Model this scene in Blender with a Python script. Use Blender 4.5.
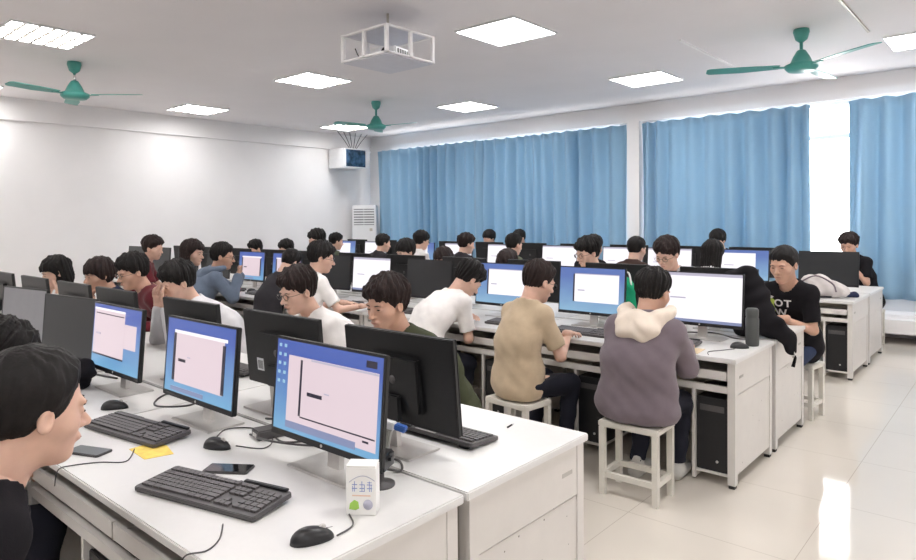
import bpy, bmesh, math, random
import numpy as np
from mathutils import Vector, Matrix
for o in list(bpy.data.objects): bpy.data.objects.remove(o)
S = bpy.context.scene
COL = S.collection
PI = math.pi
random.seed(4)
RNG = np.random.default_rng(7)

# ------------------------------------------------------------------ camera
YAW, PIT, ROL, HC = .715, .020, -.009, 1.559
cd = bpy.data.cameras.new('camera'); cam = bpy.data.objects.new('camera', cd); COL.objects.link(cam)
R0 = Vector((math.cos(YAW), math.sin(YAW), 0)); F0 = Vector((-math.sin(YAW), math.cos(YAW), 0)); U0 = Vector((0, 0, 1))
Fw = F0*math.cos(PIT) - U0*math.sin(PIT); Up = F0*math.sin(PIT) + U0*math.cos(PIT)
Ax = R0*math.cos(ROL) + Up*math.sin(ROL); By = -R0*math.sin(ROL) + Up*math.cos(ROL)
M = Matrix((Ax, By, -Fw)).transposed().to_4x4(); M.translation = (0, 0, HC)
cam.matrix_world = M
cd.sensor_width = 36; cd.lens = 659.824/916*36; cd.shift_y = -(280-232.393)/916; cd.clip_start = .05
S.camera = cam
# ------------------------------------------------------------------ world, exposure
S.view_settings.view_transform = 'Standard'; S.view_settings.look = 'None'
S.view_settings.gamma = 1; S.view_settings.use_curve_mapping = False
S.view_settings.exposure = 1.5
W = bpy.data.worlds.new('sky'); S.world = W; W.use_nodes = True
nt = W.node_tree; bg = nt.nodes['Background']
bg.inputs[0].default_value = (1, .985, .97, 1); bg.inputs[1].default_value = 4.0
PANEL = 9.0; SC = .34      # light panel emission

# ------------------------------------------------------------------ materials
MATS = {}
def mat(name, col, rough=.5, metal=0, var=.03, scale=12, bump=0, bscale=200, spec=.5, coat=0, sss=0, emit=None, es=0, sheen=0):
    if name in MATS: return MATS[name]
    m = bpy.data.materials.new(name); m.use_nodes = True; n = m.node_tree.nodes; l = m.node_tree.links
    b = n['Principled BSDF']
    b.inputs['Roughness'].default_value = rough; b.inputs['Metallic'].default_value = metal
    b.inputs['Specular IOR Level'].default_value = spec; b.inputs['Coat Weight'].default_value = coat
    if sss: b.inputs['Subsurface Weight'].default_value = sss; b.inputs['Subsurface Radius'].default_value = (.02, .008, .004)
    if sheen: b.inputs['Sheen Weight'].default_value = sheen
    tc = n.new('ShaderNodeTexCoord'); nz = n.new('ShaderNodeTexNoise'); nz.inputs['Scale'].default_value = scale; nz.inputs['Detail'].default_value = 3
    l.new(tc.outputs['Object'], nz.inputs['Vector'])
    rp = n.new('ShaderNodeValToRGB')
    rp.color_ramp.elements[0].position = .3; rp.color_ramp.elements[1].position = .7
    rp.color_ramp.elements[0].color = (*[max(0, c*(1-var)) for c in col], 1); rp.color_ramp.elements[1].color = (*[min(1, c*(1+var)) for c in col], 1)
    l.new(nz.outputs['Fac'], rp.inputs['Fac']); l.new(rp.outputs['Color'], b.inputs['Base Color'])
    if bump:
        nb = n.new('ShaderNodeTexNoise'); nb.inputs['Scale'].default_value = bscale; nb.inputs['Detail'].default_value = 4
        l.new(tc.outputs['Object'], nb.inputs['Vector'])
        bp = n.new('ShaderNodeBump'); bp.inputs['Strength'].default_value = bump; bp.inputs['Distance'].default_value = .005
        l.new(nb.outputs['Fac'], bp.inputs['Height']); l.new(bp.outputs['Normal'], b.inputs['Normal'])
    if es:
        b.inputs['Emission Color'].default_value = (*(emit or col), 1); b.inputs['Emission Strength'].default_value = es
    MATS[name] = m
    return m
def srgb(r, g, b): return tuple(((c/255+.055)/1.055)**2.4 if c > 10 else c/255/12.92 for c in (r, g, b))
wall_m = mat('wall paint', (.86, .845, .85), .7, var=.015, scale=2, bump=.05)
ceil_m = mat('ceiling paint', (.80, .77, .785), .75, var=.02, scale=1.2, bump=.05)
white_metal = mat('white painted steel', (.66, .63, .60), .35, var=.02, bump=.02)
desk_top_m = mat('white laminate', (.72, .71, .70), .28, var=.012, scale=30, spec=.5)
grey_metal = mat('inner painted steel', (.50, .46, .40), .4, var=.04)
stool_m = mat('cream stool paint', (.67, .64, .58), .4, var=.03)
black_pl = mat('black plastic', (.012, .012, .014), .38, var=.1, scale=60)
black_back = mat('black monitor shell', (.013, .013, .014), .45, var=.1, scale=60, bump=.05, bscale=900)
grey_pl = mat('dark grey plastic', (.075, .07, .072), .42, var=.05, scale=60)
key_m = mat('keycap plastic', (.10, .093, .095), .5, var=.06, scale=90)
silver = mat('brushed silver', (.60, .58, .565), .32, metal=.55, var=.03, scale=70)
rubber = mat('rubber', (.03, .03, .03), .8)
glass_black = mat('glossy black glass', (.01, .01, .012), .08, var=.02)
screen_off = mat('switched off screen', (.022, .024, .027), .3, var=.05)
screen_off_grey = mat('dark screen with painted reflection', (.25, .25, .27), .35, var=.04)  # reflection washing out the screen is put into the pale base colour
teal = mat('teal fan enamel', (.07, .33, .285), .35, var=.06)
chrome = mat('chrome', (.8, .8, .8), .12, metal=1)
skin_a = mat('light skin', (.68, .43, .33), .5, var=.05, scale=25, sss=.12)
skin_b = mat('tan skin', (.56, .33, .24), .5, var=.05, scale=25, sss=.12)
lip_m = mat('lips', (.42, .17, .15), .45)
eye_m = mat('dark eye', (.02, .014, .012), .2)
brow_m = mat('eyebrow hair', (.03, .02, .018), .8)
hair_m = mat('black hair', (.008, .0062, .006), .6, var=.3, scale=40, bump=.35, bscale=90, spec=.25)
hair_b = mat('dark brown hair', (.020, .011, .010), .6, var=.3, scale=40, bump=.35, bscale=90, spec=.25)
def floor_material():
    m = mat('polished cream floor tiles', (.66, .61, .545), .07, var=.03, scale=1.3, spec=.6)
    n = m.node_tree.nodes; l = m.node_tree.links; b = n['Principled BSDF']
    base = b.inputs['Base Color'].links[0].from_socket
    br = n.new('ShaderNodeTexBrick'); br.offset = 0; br.inputs['Scale'].default_value = 1; br.inputs['Mortar Size'].default_value = .002
    br.inputs['Brick Width'].default_value = .8; br.inputs['Row Height'].default_value = .8
    tc = n.new('ShaderNodeTexCoord'); l.new(tc.outputs['Object'], br.inputs['Vector'])
    l.new(base, br.inputs['Color1']); l.new(base, br.inputs['Color2']); br.inputs['Mortar'].default_value = (.47, .42, .36, 1)
    l.new(br.outputs['Color'], b.inputs['Base Color'])
    return m
floor_m = floor_material()
def curtain_material():
    m = bpy.data.materials.new('blue curtain cloth'); m.use_nodes = True; n = m.node_tree.nodes; l = m.node_tree.links
    b = n['Principled BSDF']; b.inputs['Roughness'].default_value = .85; b.inputs['Sheen Weight'].default_value = .2
    nz = n.new('ShaderNodeTexNoise'); nz.inputs['Scale'].default_value = 300; tc = n.new('ShaderNodeTexCoord'); l.new(tc.outputs['Object'], nz.inputs['Vector'])
    rp = n.new('ShaderNodeValToRGB'); rp.color_ramp.elements[0].color = (.25, .42, .58, 1); rp.color_ramp.elements[1].color = (.32, .50, .66, 1)
    l.new(nz.outputs['Fac'], rp.inputs['Fac']); l.new(rp.outputs['Color'], b.inputs['Base Color'])
    tr = n.new('ShaderNodeBsdfTranslucent'); tr.inputs['Color'].default_value = (.34, .50, .62, 1)
    mx = n.new('ShaderNodeMixShader'); mx.inputs[0].default_value = .18
    l.new(b.outputs[0], mx.inputs[1]); l.new(tr.outputs[0], mx.inputs[2]); l.new(mx.outputs[0], n['Material Output'].inputs['Surface'])
    return m
curtain_m = curtain_material()
def emit_mat(name, col, s, var=0, col2=None, axis=None):
    if name in MATS: return MATS[name]
    m = bpy.data.materials.new(name); m.use_nodes = True; n = m.node_tree.nodes; l = m.node_tree.links
    b = n['Principled BSDF']; b.inputs['Base Color'].default_value = (.02, .02, .02, 1); b.inputs['Roughness'].default_value = .3
    b.inputs['Emission Strength'].default_value = s; b.inputs['Emission Color'].default_value = (*col, 1)
    if col2:
        tc = n.new('ShaderNodeTexCoord'); sp = n.new('ShaderNodeSeparateXYZ'); l.new(tc.outputs['Generated'], sp.inputs[0])
        nz = n.new('ShaderNodeTexNoise'); nz.inputs['Scale'].default_value = 3; l.new(tc.outputs['Generated'], nz.inputs['Vector'])
        mm = n.new('ShaderNodeMath'); mm.operation = 'MULTIPLY_ADD'; l.new(nz.outputs['Fac'], mm.inputs[0]); mm.inputs[1].default_value = .35; l.new(sp.outputs['Z'], mm.inputs[2])
        rp = n.new('ShaderNodeValToRGB'); rp.color_ramp.elements[0].position = .2; rp.color_ramp.elements[1].position = 1.05
        rp.color_ramp.elements[0].color = (*col2, 1); rp.color_ramp.elements[1].color = (*col, 1)
        l.new(mm.outputs[0], rp.inputs['Fac']); l.new(rp.outputs['Color'], b.inputs['Emission Color'])
    MATS[name] = m
    return m
panel_m = emit_mat('light panel diffuser', (1, .985, .97), PANEL)
wallpaper_m = emit_mat('blue desktop wallpaper', srgb(72, 98, 180), SC, col2=srgb(120, 175, 215))
window_m = emit_mat('pale program window', srgb(232, 212, 220), SC)
window_w = emit_mat('white program window', srgb(250, 246, 252), SC*1.15)
bar_m = emit_mat('window title bar', srgb(200, 195, 215), SC*.9)
task_m = emit_mat('taskbar', srgb(150, 160, 200), SC*.8)
dark_px = emit_mat('dark pixels', srgb(50, 45, 70), SC*.6)
icon_m = emit_mat('desktop icons', srgb(170, 215, 240), SC*.9)
glass_m = mat('window glass', (1, 1, 1), 0, var=0)
glass_m.node_tree.nodes['Principled BSDF'].inputs['Transmission Weight'].default_value = 1
glass_m.node_tree.nodes['Principled BSDF'].inputs['IOR'].default_value = 1.02

# ------------------------------------------------------------------ mesh helpers
class MB:
    def __init__(s): s.v = []; s.f = []; s.sm = []
    def add(s, vs, fs, smooth=False):
        k = len(s.v); s.v += [tuple(v) for v in vs]; s.f += [tuple(i+k for i in f) for f in fs]; s.sm += [smooth]*len(fs); return s
    def box(s, a, b, mtx=None):
        x0, y0, z0 = a; x1, y1, z1 = b
        vs = [(x0,y0,z0),(x1,y0,z0),(x1,y1,z0),(x0,y1,z0),(x0,y0,z1),(x1,y0,z1),(x1,y1,z1),(x0,y1,z1)]
        if mtx is not None: vs = [tuple(mtx @ Vector(v)) for v in vs]
        return s.add(vs, [(0,3,2,1),(4,5,6,7),(0,1,5,4),(1,2,6,5),(2,3,7,6),(3,0,4,7)])
    def prism(s, pts, z0, z1, mtx=None):       # polygon in xy extruded in z
        n = len(pts); vs = [(x, y, z0) for x, y in pts]+[(x, y, z1) for x, y in pts]
        if mtx is not None: vs = [tuple(mtx @ Vector(v)) for v in vs]
        return s.add(vs, [tuple(range(n-1, -1, -1)), tuple(range(n, 2*n))]+[(i, (i+1) % n, n+(i+1) % n, n+i) for i in range(n)])
    def lathe(s, prof, n=24, c=(0, 0), mtx=None, smooth=True):
        vs = []; fs = []
        for r, z in prof:
            for i in range(n): a = 2*PI*i/n; vs.append((c[0]+r*math.cos(a), c[1]+r*math.sin(a), z))
        for j in range(len(prof)-1):
            for i in range(n): fs.append((j*n+i, j*n+(i+1) % n, (j+1)*n+(i+1) % n, (j+1)*n+i))
        fs.append(tuple(range(n-1, -1, -1))); fs.append(tuple(range((len(prof)-1)*n, len(prof)*n)))
        if mtx is not None: vs = [tuple(mtx @ Vector(v)) for v in vs]
        return s.add(vs, fs, smooth)
    def tube(s, pts, r, n=6, smooth=True):
        pts = [Vector(p) for p in pts]; vs = []; fs = []
        for i, p in enumerate(pts):
            t = (pts[min(i+1, len(pts)-1)]-pts[max(i-1, 0)]).normalized()
            a = t.cross(Vector((0, 0, 1)));
            if a.length < 1e-3: a = t.cross(Vector((1, 0, 0)))
            a.normalize(); b = t.cross(a); rr = r[i] if isinstance(r, (list, tuple)) else r
            for k in range(n): q = 2*PI*k/n; vs.append(p+(a*math.cos(q)+b*math.sin(q))*rr)
        for i in range(len(pts)-1):
            for k in range(n): fs.append((i*n+k, (i+1)*n+k, (i+1)*n+(k+1) % n, i*n+(k+1) % n))
        fs.append(tuple(range(n))); fs.append(tuple(range(len(pts)*n-1, (len(pts)-1)*n-1, -1)))
        return s.add(vs, fs, smooth)
    def ell(s, c, r, n=14, m=9, mtx=None):
        vs = []; fs = []
        for j in range(1, m):
            t = PI*j/m
            for i in range(n): a = 2*PI*i/n; vs.append((c[0]+r[0]*math.sin(t)*math.cos(a), c[1]+r[1]*math.sin(t)*math.sin(a), c[2]-r[2]*math.cos(t)))
        vs += [(c[0], c[1], c[2]-r[2]), (c[0], c[1], c[2]+r[2])]; b, t = len(vs)-2, len(vs)-1
        for j in range(m-2):
            for i in range(n): fs.append((j*n+i, j*n+(i+1) % n, (j+1)*n+(i+1) % n, (j+1)*n+i))
        for i in range(n): fs.append((b, (i+1) % n, i)); fs.append((t, (m-2)*n+i, (m-2)*n+(i+1) % n))
        if mtx is not None: vs = [tuple(mtx @ Vector(v)) for v in vs]
        return s.add(vs, fs, True)
    def obj(s, name, m, parent=None, bev=0, seg=2, loc=None):
        me = bpy.data.meshes.new(name); me.from_pydata(s.v, [], s.f)
        me.polygons.foreach_set('use_smooth', s.sm)
        me.update()
        if bev:
            bm = bmesh.new(); bm.from_mesh(me)
            ed = [e for e in bm.edges if len(e.link_faces) == 2 and e.calc_face_angle(0) > .6]
            bmesh.ops.bevel(bm, geom=ed, offset=bev, segments=seg, affect='EDGES', clamp_overlap=True)
            bm.to_mesh(me); bm.free()
        me.materials.append(m)
        return link(name, me, parent, loc)
def link(name, me, parent=None, loc=None):
    o = bpy.data.objects.new(name, me); COL.objects.link(o)
    if parent is not None: o.parent = parent
    if loc is not None: o.location = loc
    return o
def tag(o, label, cat, group=None, kind=None):
    o['label'] = label; o['category'] = cat
    if group: o['group'] = group
    if kind: o['kind'] = kind
    return o
def empty(name, loc, rz=0, label=None, cat=None, group=None):
    o = bpy.data.objects.new(name, None); COL.objects.link(o); o.location = loc; o.rotation_euler = (0, 0, rz); o.empty_display_size = .1
    if label: tag(o, label, cat, group)
    return o
def struct(o): o['kind'] = 'structure'; return o
def copy_tree(src, parent=None):
    c = src.copy(); COL.objects.link(c); c.parent = parent
    for ch in list(src.children): copy_tree(ch, c)
    return c
def put(src, loc, rz, label, group=None, used=set()):
    """first use moves the prototype, then copies"""
    if src.name in used: o = copy_tree(src)
    else: used.add(src.name); o = src
    o.location = loc; o.rotation_euler = (0, 0, rz); o['label'] = label
    if group: o['group'] = group
    return o
def bez(p, n=24):
    """smooth path through points (Catmull-Rom)"""
    P = [Vector(q) for q in p]; P = [P[0]]+P+[P[-1]]; out = []
    seg = max(2, n//(len(p)-1))
    for i in range(1, len(P)-2):
        for k in range(seg):
            t = k/seg; a, b, c, d = P[i-1:i+3]
            out.append(.5*((2*b)+(c-a)*t+(2*a-5*b+4*c-d)*t*t+(3*b-a-3*c+d)*t**3))
    out.append(P[-2]); return out

# ------------------------------------------------------------------ room
XL, YF, ZC = -11.3, 10.0, 3.4
XR, YB = 4.2, -4.0
def sbox(name, a, b, m): return struct(MB().box(a, b).obj(name, m))
sbox('floor', (XL-.2, YB-.2, -.12), (XR+.2, YF+.2, 0), floor_m)
sbox('ceiling', (XL-.2, YB-.2, ZC), (XR+.2, YF+.2, ZC+.12), ceil_m)
sbox('wall_left', (XL-.2, YB, 0), (XL, YF, ZC), wall_m)
sbox('wall_right', (XR, YB, 0), (XR+.2, YF, ZC), wall_m)
sbox('wall_back', (XL, YB-.2, 0), (XR, YB, ZC), wall_m)
# far wall: two wide window openings with a pillar between them
b = MB()
b.box((XL-.2, YF, 0), (XR+.2, YF+.2, .9)); b.box((XL-.2, YF, 3.10), (XR+.2, YF+.2, ZC))
for x0, x1 in ((XL-.2, -10.6), (-5.1, -4.55), (1.2, XR+.2)): b.box((x0, YF, .9), (x1, YF+.2, 3.10))
struct(b.obj('wall_far', wall_m))
sbox('trim_1', (-4.915, YF-.16, 0), (-4.715, YF, 3.10), wall_m)                   # pillar face between the curtains
sbox('trim_2', (XL, -3.9, 3.07), (XL+.05, YF, ZC), wall_m)                      # shallow beam on the left wall
b = MB(); b.box((XL+.05, YF-.05, 3.10), (XR, YF, 3.2)); struct(b.obj('trim_3', wall_m))
# low white ledge (pipe casing) under the curtains with a dark gap below it
b = MB(); b.box((-8, 9.42, .13), (XR, YF, .30)); b.box((-8, 9.6, .30), (XR, YF, .34)); struct(b.obj('trim_4', wall_m, bev=.004))
b = MB()
for x in (-8, -5, -2.9, -.95, 1.2, 3.2): b.box((x, 9.45, 0), (x+.08, YF-.01, .13))
struct(b.obj('trim_5', wall_m))
sbox('baseboard_left', (XL, -3.9, 0), (XL+.02, YF-.01, .12), wall_m)
frame_m = mat('white window frame', (.75, .76, .78), .4)
def window(name, x0, x1):
    b = MB(); z0, z1 = .9, 3.10; t = .05; y0, y1 = YF+.07, YF+.12
    b.box((x0, y0, z0), (x1, y1, z0+t)); b.box((x0, y0, z1-t), (x1, y1, z1)); b.box((x0, y0, 2.60), (x1, y1, 2.66))
    n = round((x1-x0)/.9)
    for i in range(n+1):
        x = x0+(x1-x0-t)*i/n; b.box((x, y0, z0), (x+t, y1, z1))
    fo = struct(b.obj(name, frame_m))
    MB().box((x0, YF+.09, z0), (x1, YF+.095, z1)).obj('window_pane', glass_m, fo)
window('window_1', -10.6, -5.1); window('window_2', -4.55, 1.2)
# conduits on the ceiling
tag(MB().box((-2.765, 6.7, ZC-.02), (-2.74, 8.62, ZC)).obj('cable_conduit', wall_m), 'white cable conduit on the ceiling left of the right-hand fan', 'conduit')
tag(MB().box((-1.245, 5.4, ZC-.015), (-1.225, 7.7, ZC)).obj('cable_conduit', grey_metal), 'dark cable conduit on the ceiling right of the right-hand fan', 'conduit')

# ------------------------------------------------------------------ ceiling light panels
def light_panel(loc, label, grid):
    r = empty('ceiling_light', (loc[0], loc[1], ZC), 0, label, 'ceiling light', 'square ceiling light panels')
    h = .36
    b = MB(); t = .012
    b.box((-h, -h, -.02), (h, -h+t, 0)); b.box((-h, h-t, -.02), (h, h, 0)); b.box((-h, -h+t, -.02), (-h+t, h-t, 0)); b.box((h-t, -h+t, -.02), (h, h-t, 0))
    b.obj('frame', frame_m, r)
    MB().box((-h+t, -h+t, -.012), (h-t, h-t, -.004)).obj('diffuser', panel_m, r)
    if grid:
        b = MB()
        for k in (1, 2): x = -h+2*h*k/3; b.box((x-.019, -h+t, -.03), (x+.019, h-t, -.0125))
        for k in (1, 2, 3, 4, 5): x = -h+2*h*k/6; b.box((-h+t, x-.013, -.024), (h-t, x+.013, -.0125))
        b.obj('louvre', grey_metal, r)
    return r
PL = [(-3.90, 5.24, 0, 'bright square ceiling light nearest the middle, right of the projector cage'),
      (-3.86, 8.28, 0, 'square ceiling light in front of the far pillar between the curtains'),
      (-6.95, 8.27, 0, 'square ceiling light right of the middle ceiling fan'),
      (-7.10, 5.32, 1, 'louvred square ceiling light left of the projector cage'),
      (-10.3, 5.40, 1, 'louvred square ceiling light between the left fan and the projector cage, near the wall'),
      (-10.2, 8.40, 1, 'louvred square ceiling light above the white wall box in the far corner'),
      (-7.30, 2.24, 1, 'louvred square ceiling light at the upper left, above the left fan'),
      (-.81, 8.41, 0, 'square ceiling light right of the right-hand fan, at the picture edge'),
      (-10.78, 2.37, 1, 'louvred square ceiling light at the far left edge, left of the left fan')]
for x, y, g, lb in PL: light_panel((x, y), lb, g)
# unseen lamps added behind and beside the camera to light the foreground
for x, y in ((-3.9, 2.2), (-.7, 5.3), (-.7, 2.2), (2.4, 8.3), (2.4, 5.3), (2.4, 2.2), (-3.9, -.9), (-7.1, -.9), (-.7, -.9), (2.4, -.9), (-10.3, -.9)):
    light_panel((x, y), 'added unseen square ceiling light %s, %s' % ('behind the camera' if y < 0 else 'in the near light row' if y < 3 else 'in the second light row' if y < 6 else 'in the window light row', 'at the left wall' if x < -9 else 'left of the middle' if x < -6 else 'in the middle' if x < -2 else 'above the aisle' if x < 1 else 'at the right wall'), 0)

# ------------------------------------------------------------------ ceiling fans
def fan(loc, th, R, zh, label):
    r = empty('ceiling_fan', (loc[0], loc[1], ZC), 0, label, 'ceiling fan', 'teal ceiling fans'); d = zh-ZC
    MB().lathe([(.02, -.13), (.055, -.10), (.075, -.03), (.07, 0)], 20).obj('canopy', teal, r)
    MB().lathe([(.016, d+.12), (.016, -.12)], 10).obj('down_rod', chrome if 'left' in label else teal, r)
    MB().lathe([(.03, d-.055), (.12, d-.05), (.15, d-.02), (.15, d+.01), (.10, d+.03), (.075, d+.09), (.04, d+.15), (.02, d+.16)], 28).obj('motor_housing', teal, r)
    for k in range(3):
        m = Matrix.Rotation(math.radians(th+120*k), 4, 'Z') @ Matrix.Translation((0, 0, d)) @ Matrix.Rotation(math.radians(9), 4, 'X')
        b = MB(); w0, w1 = .05, .085
        b.prism([(.2, -w0), (R*.6, -w1), (R-.03, -w1*.9), (R, -w1*.5), (R, w1*.5), (R-.03, w1*.8), (R*.6, w1*.8), (.2, w0)], -.003, .003, m)
        bl = b.obj('blade', teal, r)
        MB().box((.11, -.02, -.012), (.26, .02, -.003), m).obj('blade_bracket', teal, bl)
    return r
fan((-8.3, 2.87), 45, .74, 3.03, 'teal ceiling fan at the left, close to the white wall')
fan((-7.7, 6.95), 15, .70, 3.02, 'teal ceiling fan in the middle, above the white wall box')
fan((-1.72, 7.17), 85, .88, 3.04, 'large teal ceiling fan at the right, in front of the window gap')

# ------------------------------------------------------------------ projector cage
r = empty('projector_cage', (-4.35, 4.08, 3.2), 0, 'white open ceiling cage with a projector rack hanging from a rod', 'projector mount')
lil = mat('pale lilac painted steel', (.62, .62, .68), .4)
b = MB(); w = .28; z0, z1 = -.24, 0
for x in (-w, 0, w):
    for y in (-w, 0, w):
        if x or y: b.box((x-.014, y-.014, z0), (x+.014, y+.014, z1))
for z in (z0, z1-.015):
    for y in (-w, w): b.box((-w, y-.014, z), (w, y+.014, z+.015)); b.box((y-.014, -w, z), (y+.014, w, z+.015))
b.obj('frame', wall_m, r)
MB().box((-w, -w, -.008), (w, w, -.002)).obj('top_plate', lil, r)
MB().box((-w, -w, z0-.01), (w, w, z0-.002)).obj('bottom_plate', lil, r)
MB().tube([(0, 0, -.002), (0, 0, ZC-3.2)], .012, 10).obj('hanging_rod', grey_metal, r)
r2 = empty('projector', (-4.33, 4.10, 2.96), .2, 'white projector with dark vents inside the ceiling cage', 'projector')
MB().box((-.13, -.16, .004), (.15, .14, .11)).obj('case', frame_m, r2, bev=.012)
b = MB()
for k in range(5): b.box((.151, -.12+k*.035, .03), (.155, -.10+k*.035, .09))
b.obj('vent', black_pl, r2)
MB().lathe([(.03, 0), (.035, .03), (.028, .035)], 16, mtx=Matrix.Translation((.06, -.16, .06)) @ Matrix.Rotation(PI/2, 4, 'X')).obj('lens', glass_black, r2)
MB().tube(bez([(-.25, -.2, .12), (-.22, -.17, .04), (-.13, -.15, .03), (-.02, -.165, .05)], 14), .005, 6).obj('cable', black_pl, r2)

# ------------------------------------------------------------------ corner: wall box, spikes, air conditioner
r = empty('wall_cabinet', (XL+.05, 8.8, 2.66), 0, 'white wall-mounted box with a painted blue-reflection glass front in the far corner', 'wall cabinet')
b = MB(); b.box((0, 0, 0), (.52, .62, .02)); b.box((0, 0, .38), (.52, .62, .40)); b.box((0, 0, .02), (.5, .02, .38)); b.box((0, .6, .02), (.5, .62, .38)); b.box((0, .02, .02), (.02, .6, .38))
b.box((.5, 0, .02), (.52, .04, .38)); b.box((.5, .58, .02), (.52, .62, .38))
b.obj('cabinet_body', frame_m, r)
gl = mat('painted blue-reflection glass', (.03, .07, .13), .15, var=.7, scale=9)  # blue reflection in the glass is painted as its mottled colour
MB().box((.49, .04, .02), (.505, .58, .38)).obj('glass_front', gl, r)
r = empty('wire_bundle', (XL+.3, 9.1, 3.06), 0, 'black wires fanning up from the white wall box to the ceiling', 'wires')
for k in range(6):
    a = (k-2.5)*.085; MB().tube([(.18, a*.4+.0, 0), (.18, a*1.1, .17), (.18, a*1.9, ZC-3.062)], .006, 5).obj('wire', black_pl, r)
r = empty('air_conditioner', (-10.93, 9.52, 0), -PI*.22+0, 'tall white floor-standing air conditioner in the far left corner', 'air conditioner')
# local -y looks at the room
r.rotation_euler = (0, 0, math.radians(38))
acm = mat('white appliance plastic', (.80, .80, .82), .35, var=.01)
MB().box((-.26, -.15, 0), (.26, .15, 1.88)).obj('cabinet', acm, r, bev=.02)
g = MB().box((-.22, -.158, 1.45), (.22, -.15, 1.80)).obj('grille', mat('grey louvre recess', (.28, .28, .29), .5), r)
for k in range(6): MB().box((-.22, -.168, 1.47+k*.056), (.22, -.1585, 1.495+k*.056)).obj('louvre', acm, r)
MB().box((-.004, -.172, 1.45), (.004, -.1685, 1.80)).obj('louvre_link', acm, r)
MB().box((.12, -.154, 1.32), (.18, -.150, 1.38)).obj('control_display', grey_metal, r)
MB().box((-.23, -.154, .10), (.23, -.150, .45)).obj('intake_panel', frame_m, r)

# ------------------------------------------------------------------ curtains
def curtain(x0, x1, label, seed, z0=.5, z1=3.045, gather=0, dy=0):
    rnd = random.Random(seed); n = int((x1-x0)/.014); nz = 22; vs = []; fs = []
    ph = []; p = 0; amp = []; a = .05
    for i in range(n+1):
        p += .014*2*PI/(.25+.05*math.sin(i*.031+seed)+.03*math.sin(i*.083+seed*2)); ph.append(p); amp.append(.060+.016*math.sin(i*.047+seed*3)+.01*math.sin(i*.13))
    for j in range(nz+1):
        t = j/nz; z = z1-(z1-z0)*t
        for i in range(n+1):
            u = i/n; x = x0+(x1-x0)*u
            A = amp[i]*(1 if t > .06 else .55+.45*t/.06)*(1+.15*math.sin(3*t+i*.05))
            y = 9.86+dy+A*math.sin(ph[i]+.35*math.sin(2.2*t+i*.02)) + .012*math.sin(i*.21+t*4)
            zz = z+(.022*abs(math.sin(ph[i]*.5)) if j == 0 else 0)
            inset = .05*math.sin(PI*min(1, t*1.0))*(u-.5)*-1 if gather else 0
            vs.append((x+inset+.012*math.cos(ph[i])*t, y, zz))
    for j in range(nz):
        for i in range(n): k = j*(n+1)+i; fs.append((k, k+n+1, k+n+2, k+1))
    me = bpy.data.meshes.new('curtain'); me.from_pydata(vs, [], fs); me.polygons.foreach_set('use_smooth', [True]*len(fs)); me.materials.append(curtain_m)
    o = link('curtain', me); m = o.modifiers.new('thickness', 'SOLIDIFY'); m.thickness = .004
    tag(o, label, 'curtain', 'blue window curtains')
    # hem band and header tape as parts
    hb = MB(); hb.add([], [])
    return o
curtain(-10.83, -7.88, 'pleated blue curtain furthest left, beside the air conditioner', 1, dy=-.06)
curtain(-8.0, -4.96, 'pleated blue curtain left of the white pillar', 2)
curtain(-4.68, -2.25, 'pleated blue curtain between the white pillar and the bright window gap', 5)
curtain(-1.80, 1.1, 'pleated blue curtain at the right edge, right of the bright window gap', 8)
b = MB()
tag(MB().tube([(-10.9, 9.93, 3.085), (-4.93, 9.93, 3.085)], .010, 8).obj('curtain_rail', frame_m), 'white curtain rail above the left pair of curtains', 'curtain rail')
tag(MB().tube([(-4.7, 9.93, 3.085), (1.3, 9.93, 3.085)], .010, 8).obj('curtain_rail', frame_m), 'white curtain rail right of the pillar', 'curtain rail')
# ------------------------------------------------------------------ desks (two seats each; local +y away from the user, x to the user's right)
UW = 1.6
def perforated():
    m = white_metal.copy(); m.name = 'perforated painted steel'; n = m.node_tree.nodes; l = m.node_tree.links; b = n['Principled BSDF']
    base = b.inputs['Base Color'].links[0].from_socket; tc = n.new('ShaderNodeTexCoord'); vo = n.new('ShaderNodeTexVoronoi'); vo.inputs['Scale'].default_value = 15; l.new(tc.outputs['Object'], vo.inputs['Vector'])
    lt = n.new('ShaderNodeMath'); lt.operation = 'LESS_THAN'; lt.inputs[1].default_value = .055; l.new(vo.outputs['Distance'], lt.inputs[0])
    mx = n.new('ShaderNodeMix'); mx.data_type = 'RGBA'; l.new(lt.outputs[0], mx.inputs[0]); l.new(base, mx.inputs[6]); mx.inputs[7].default_value = (.16, .14, .12, 1); l.new(mx.outputs[2], b.inputs['Base Color']); return m
perf_metal = perforated()
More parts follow.
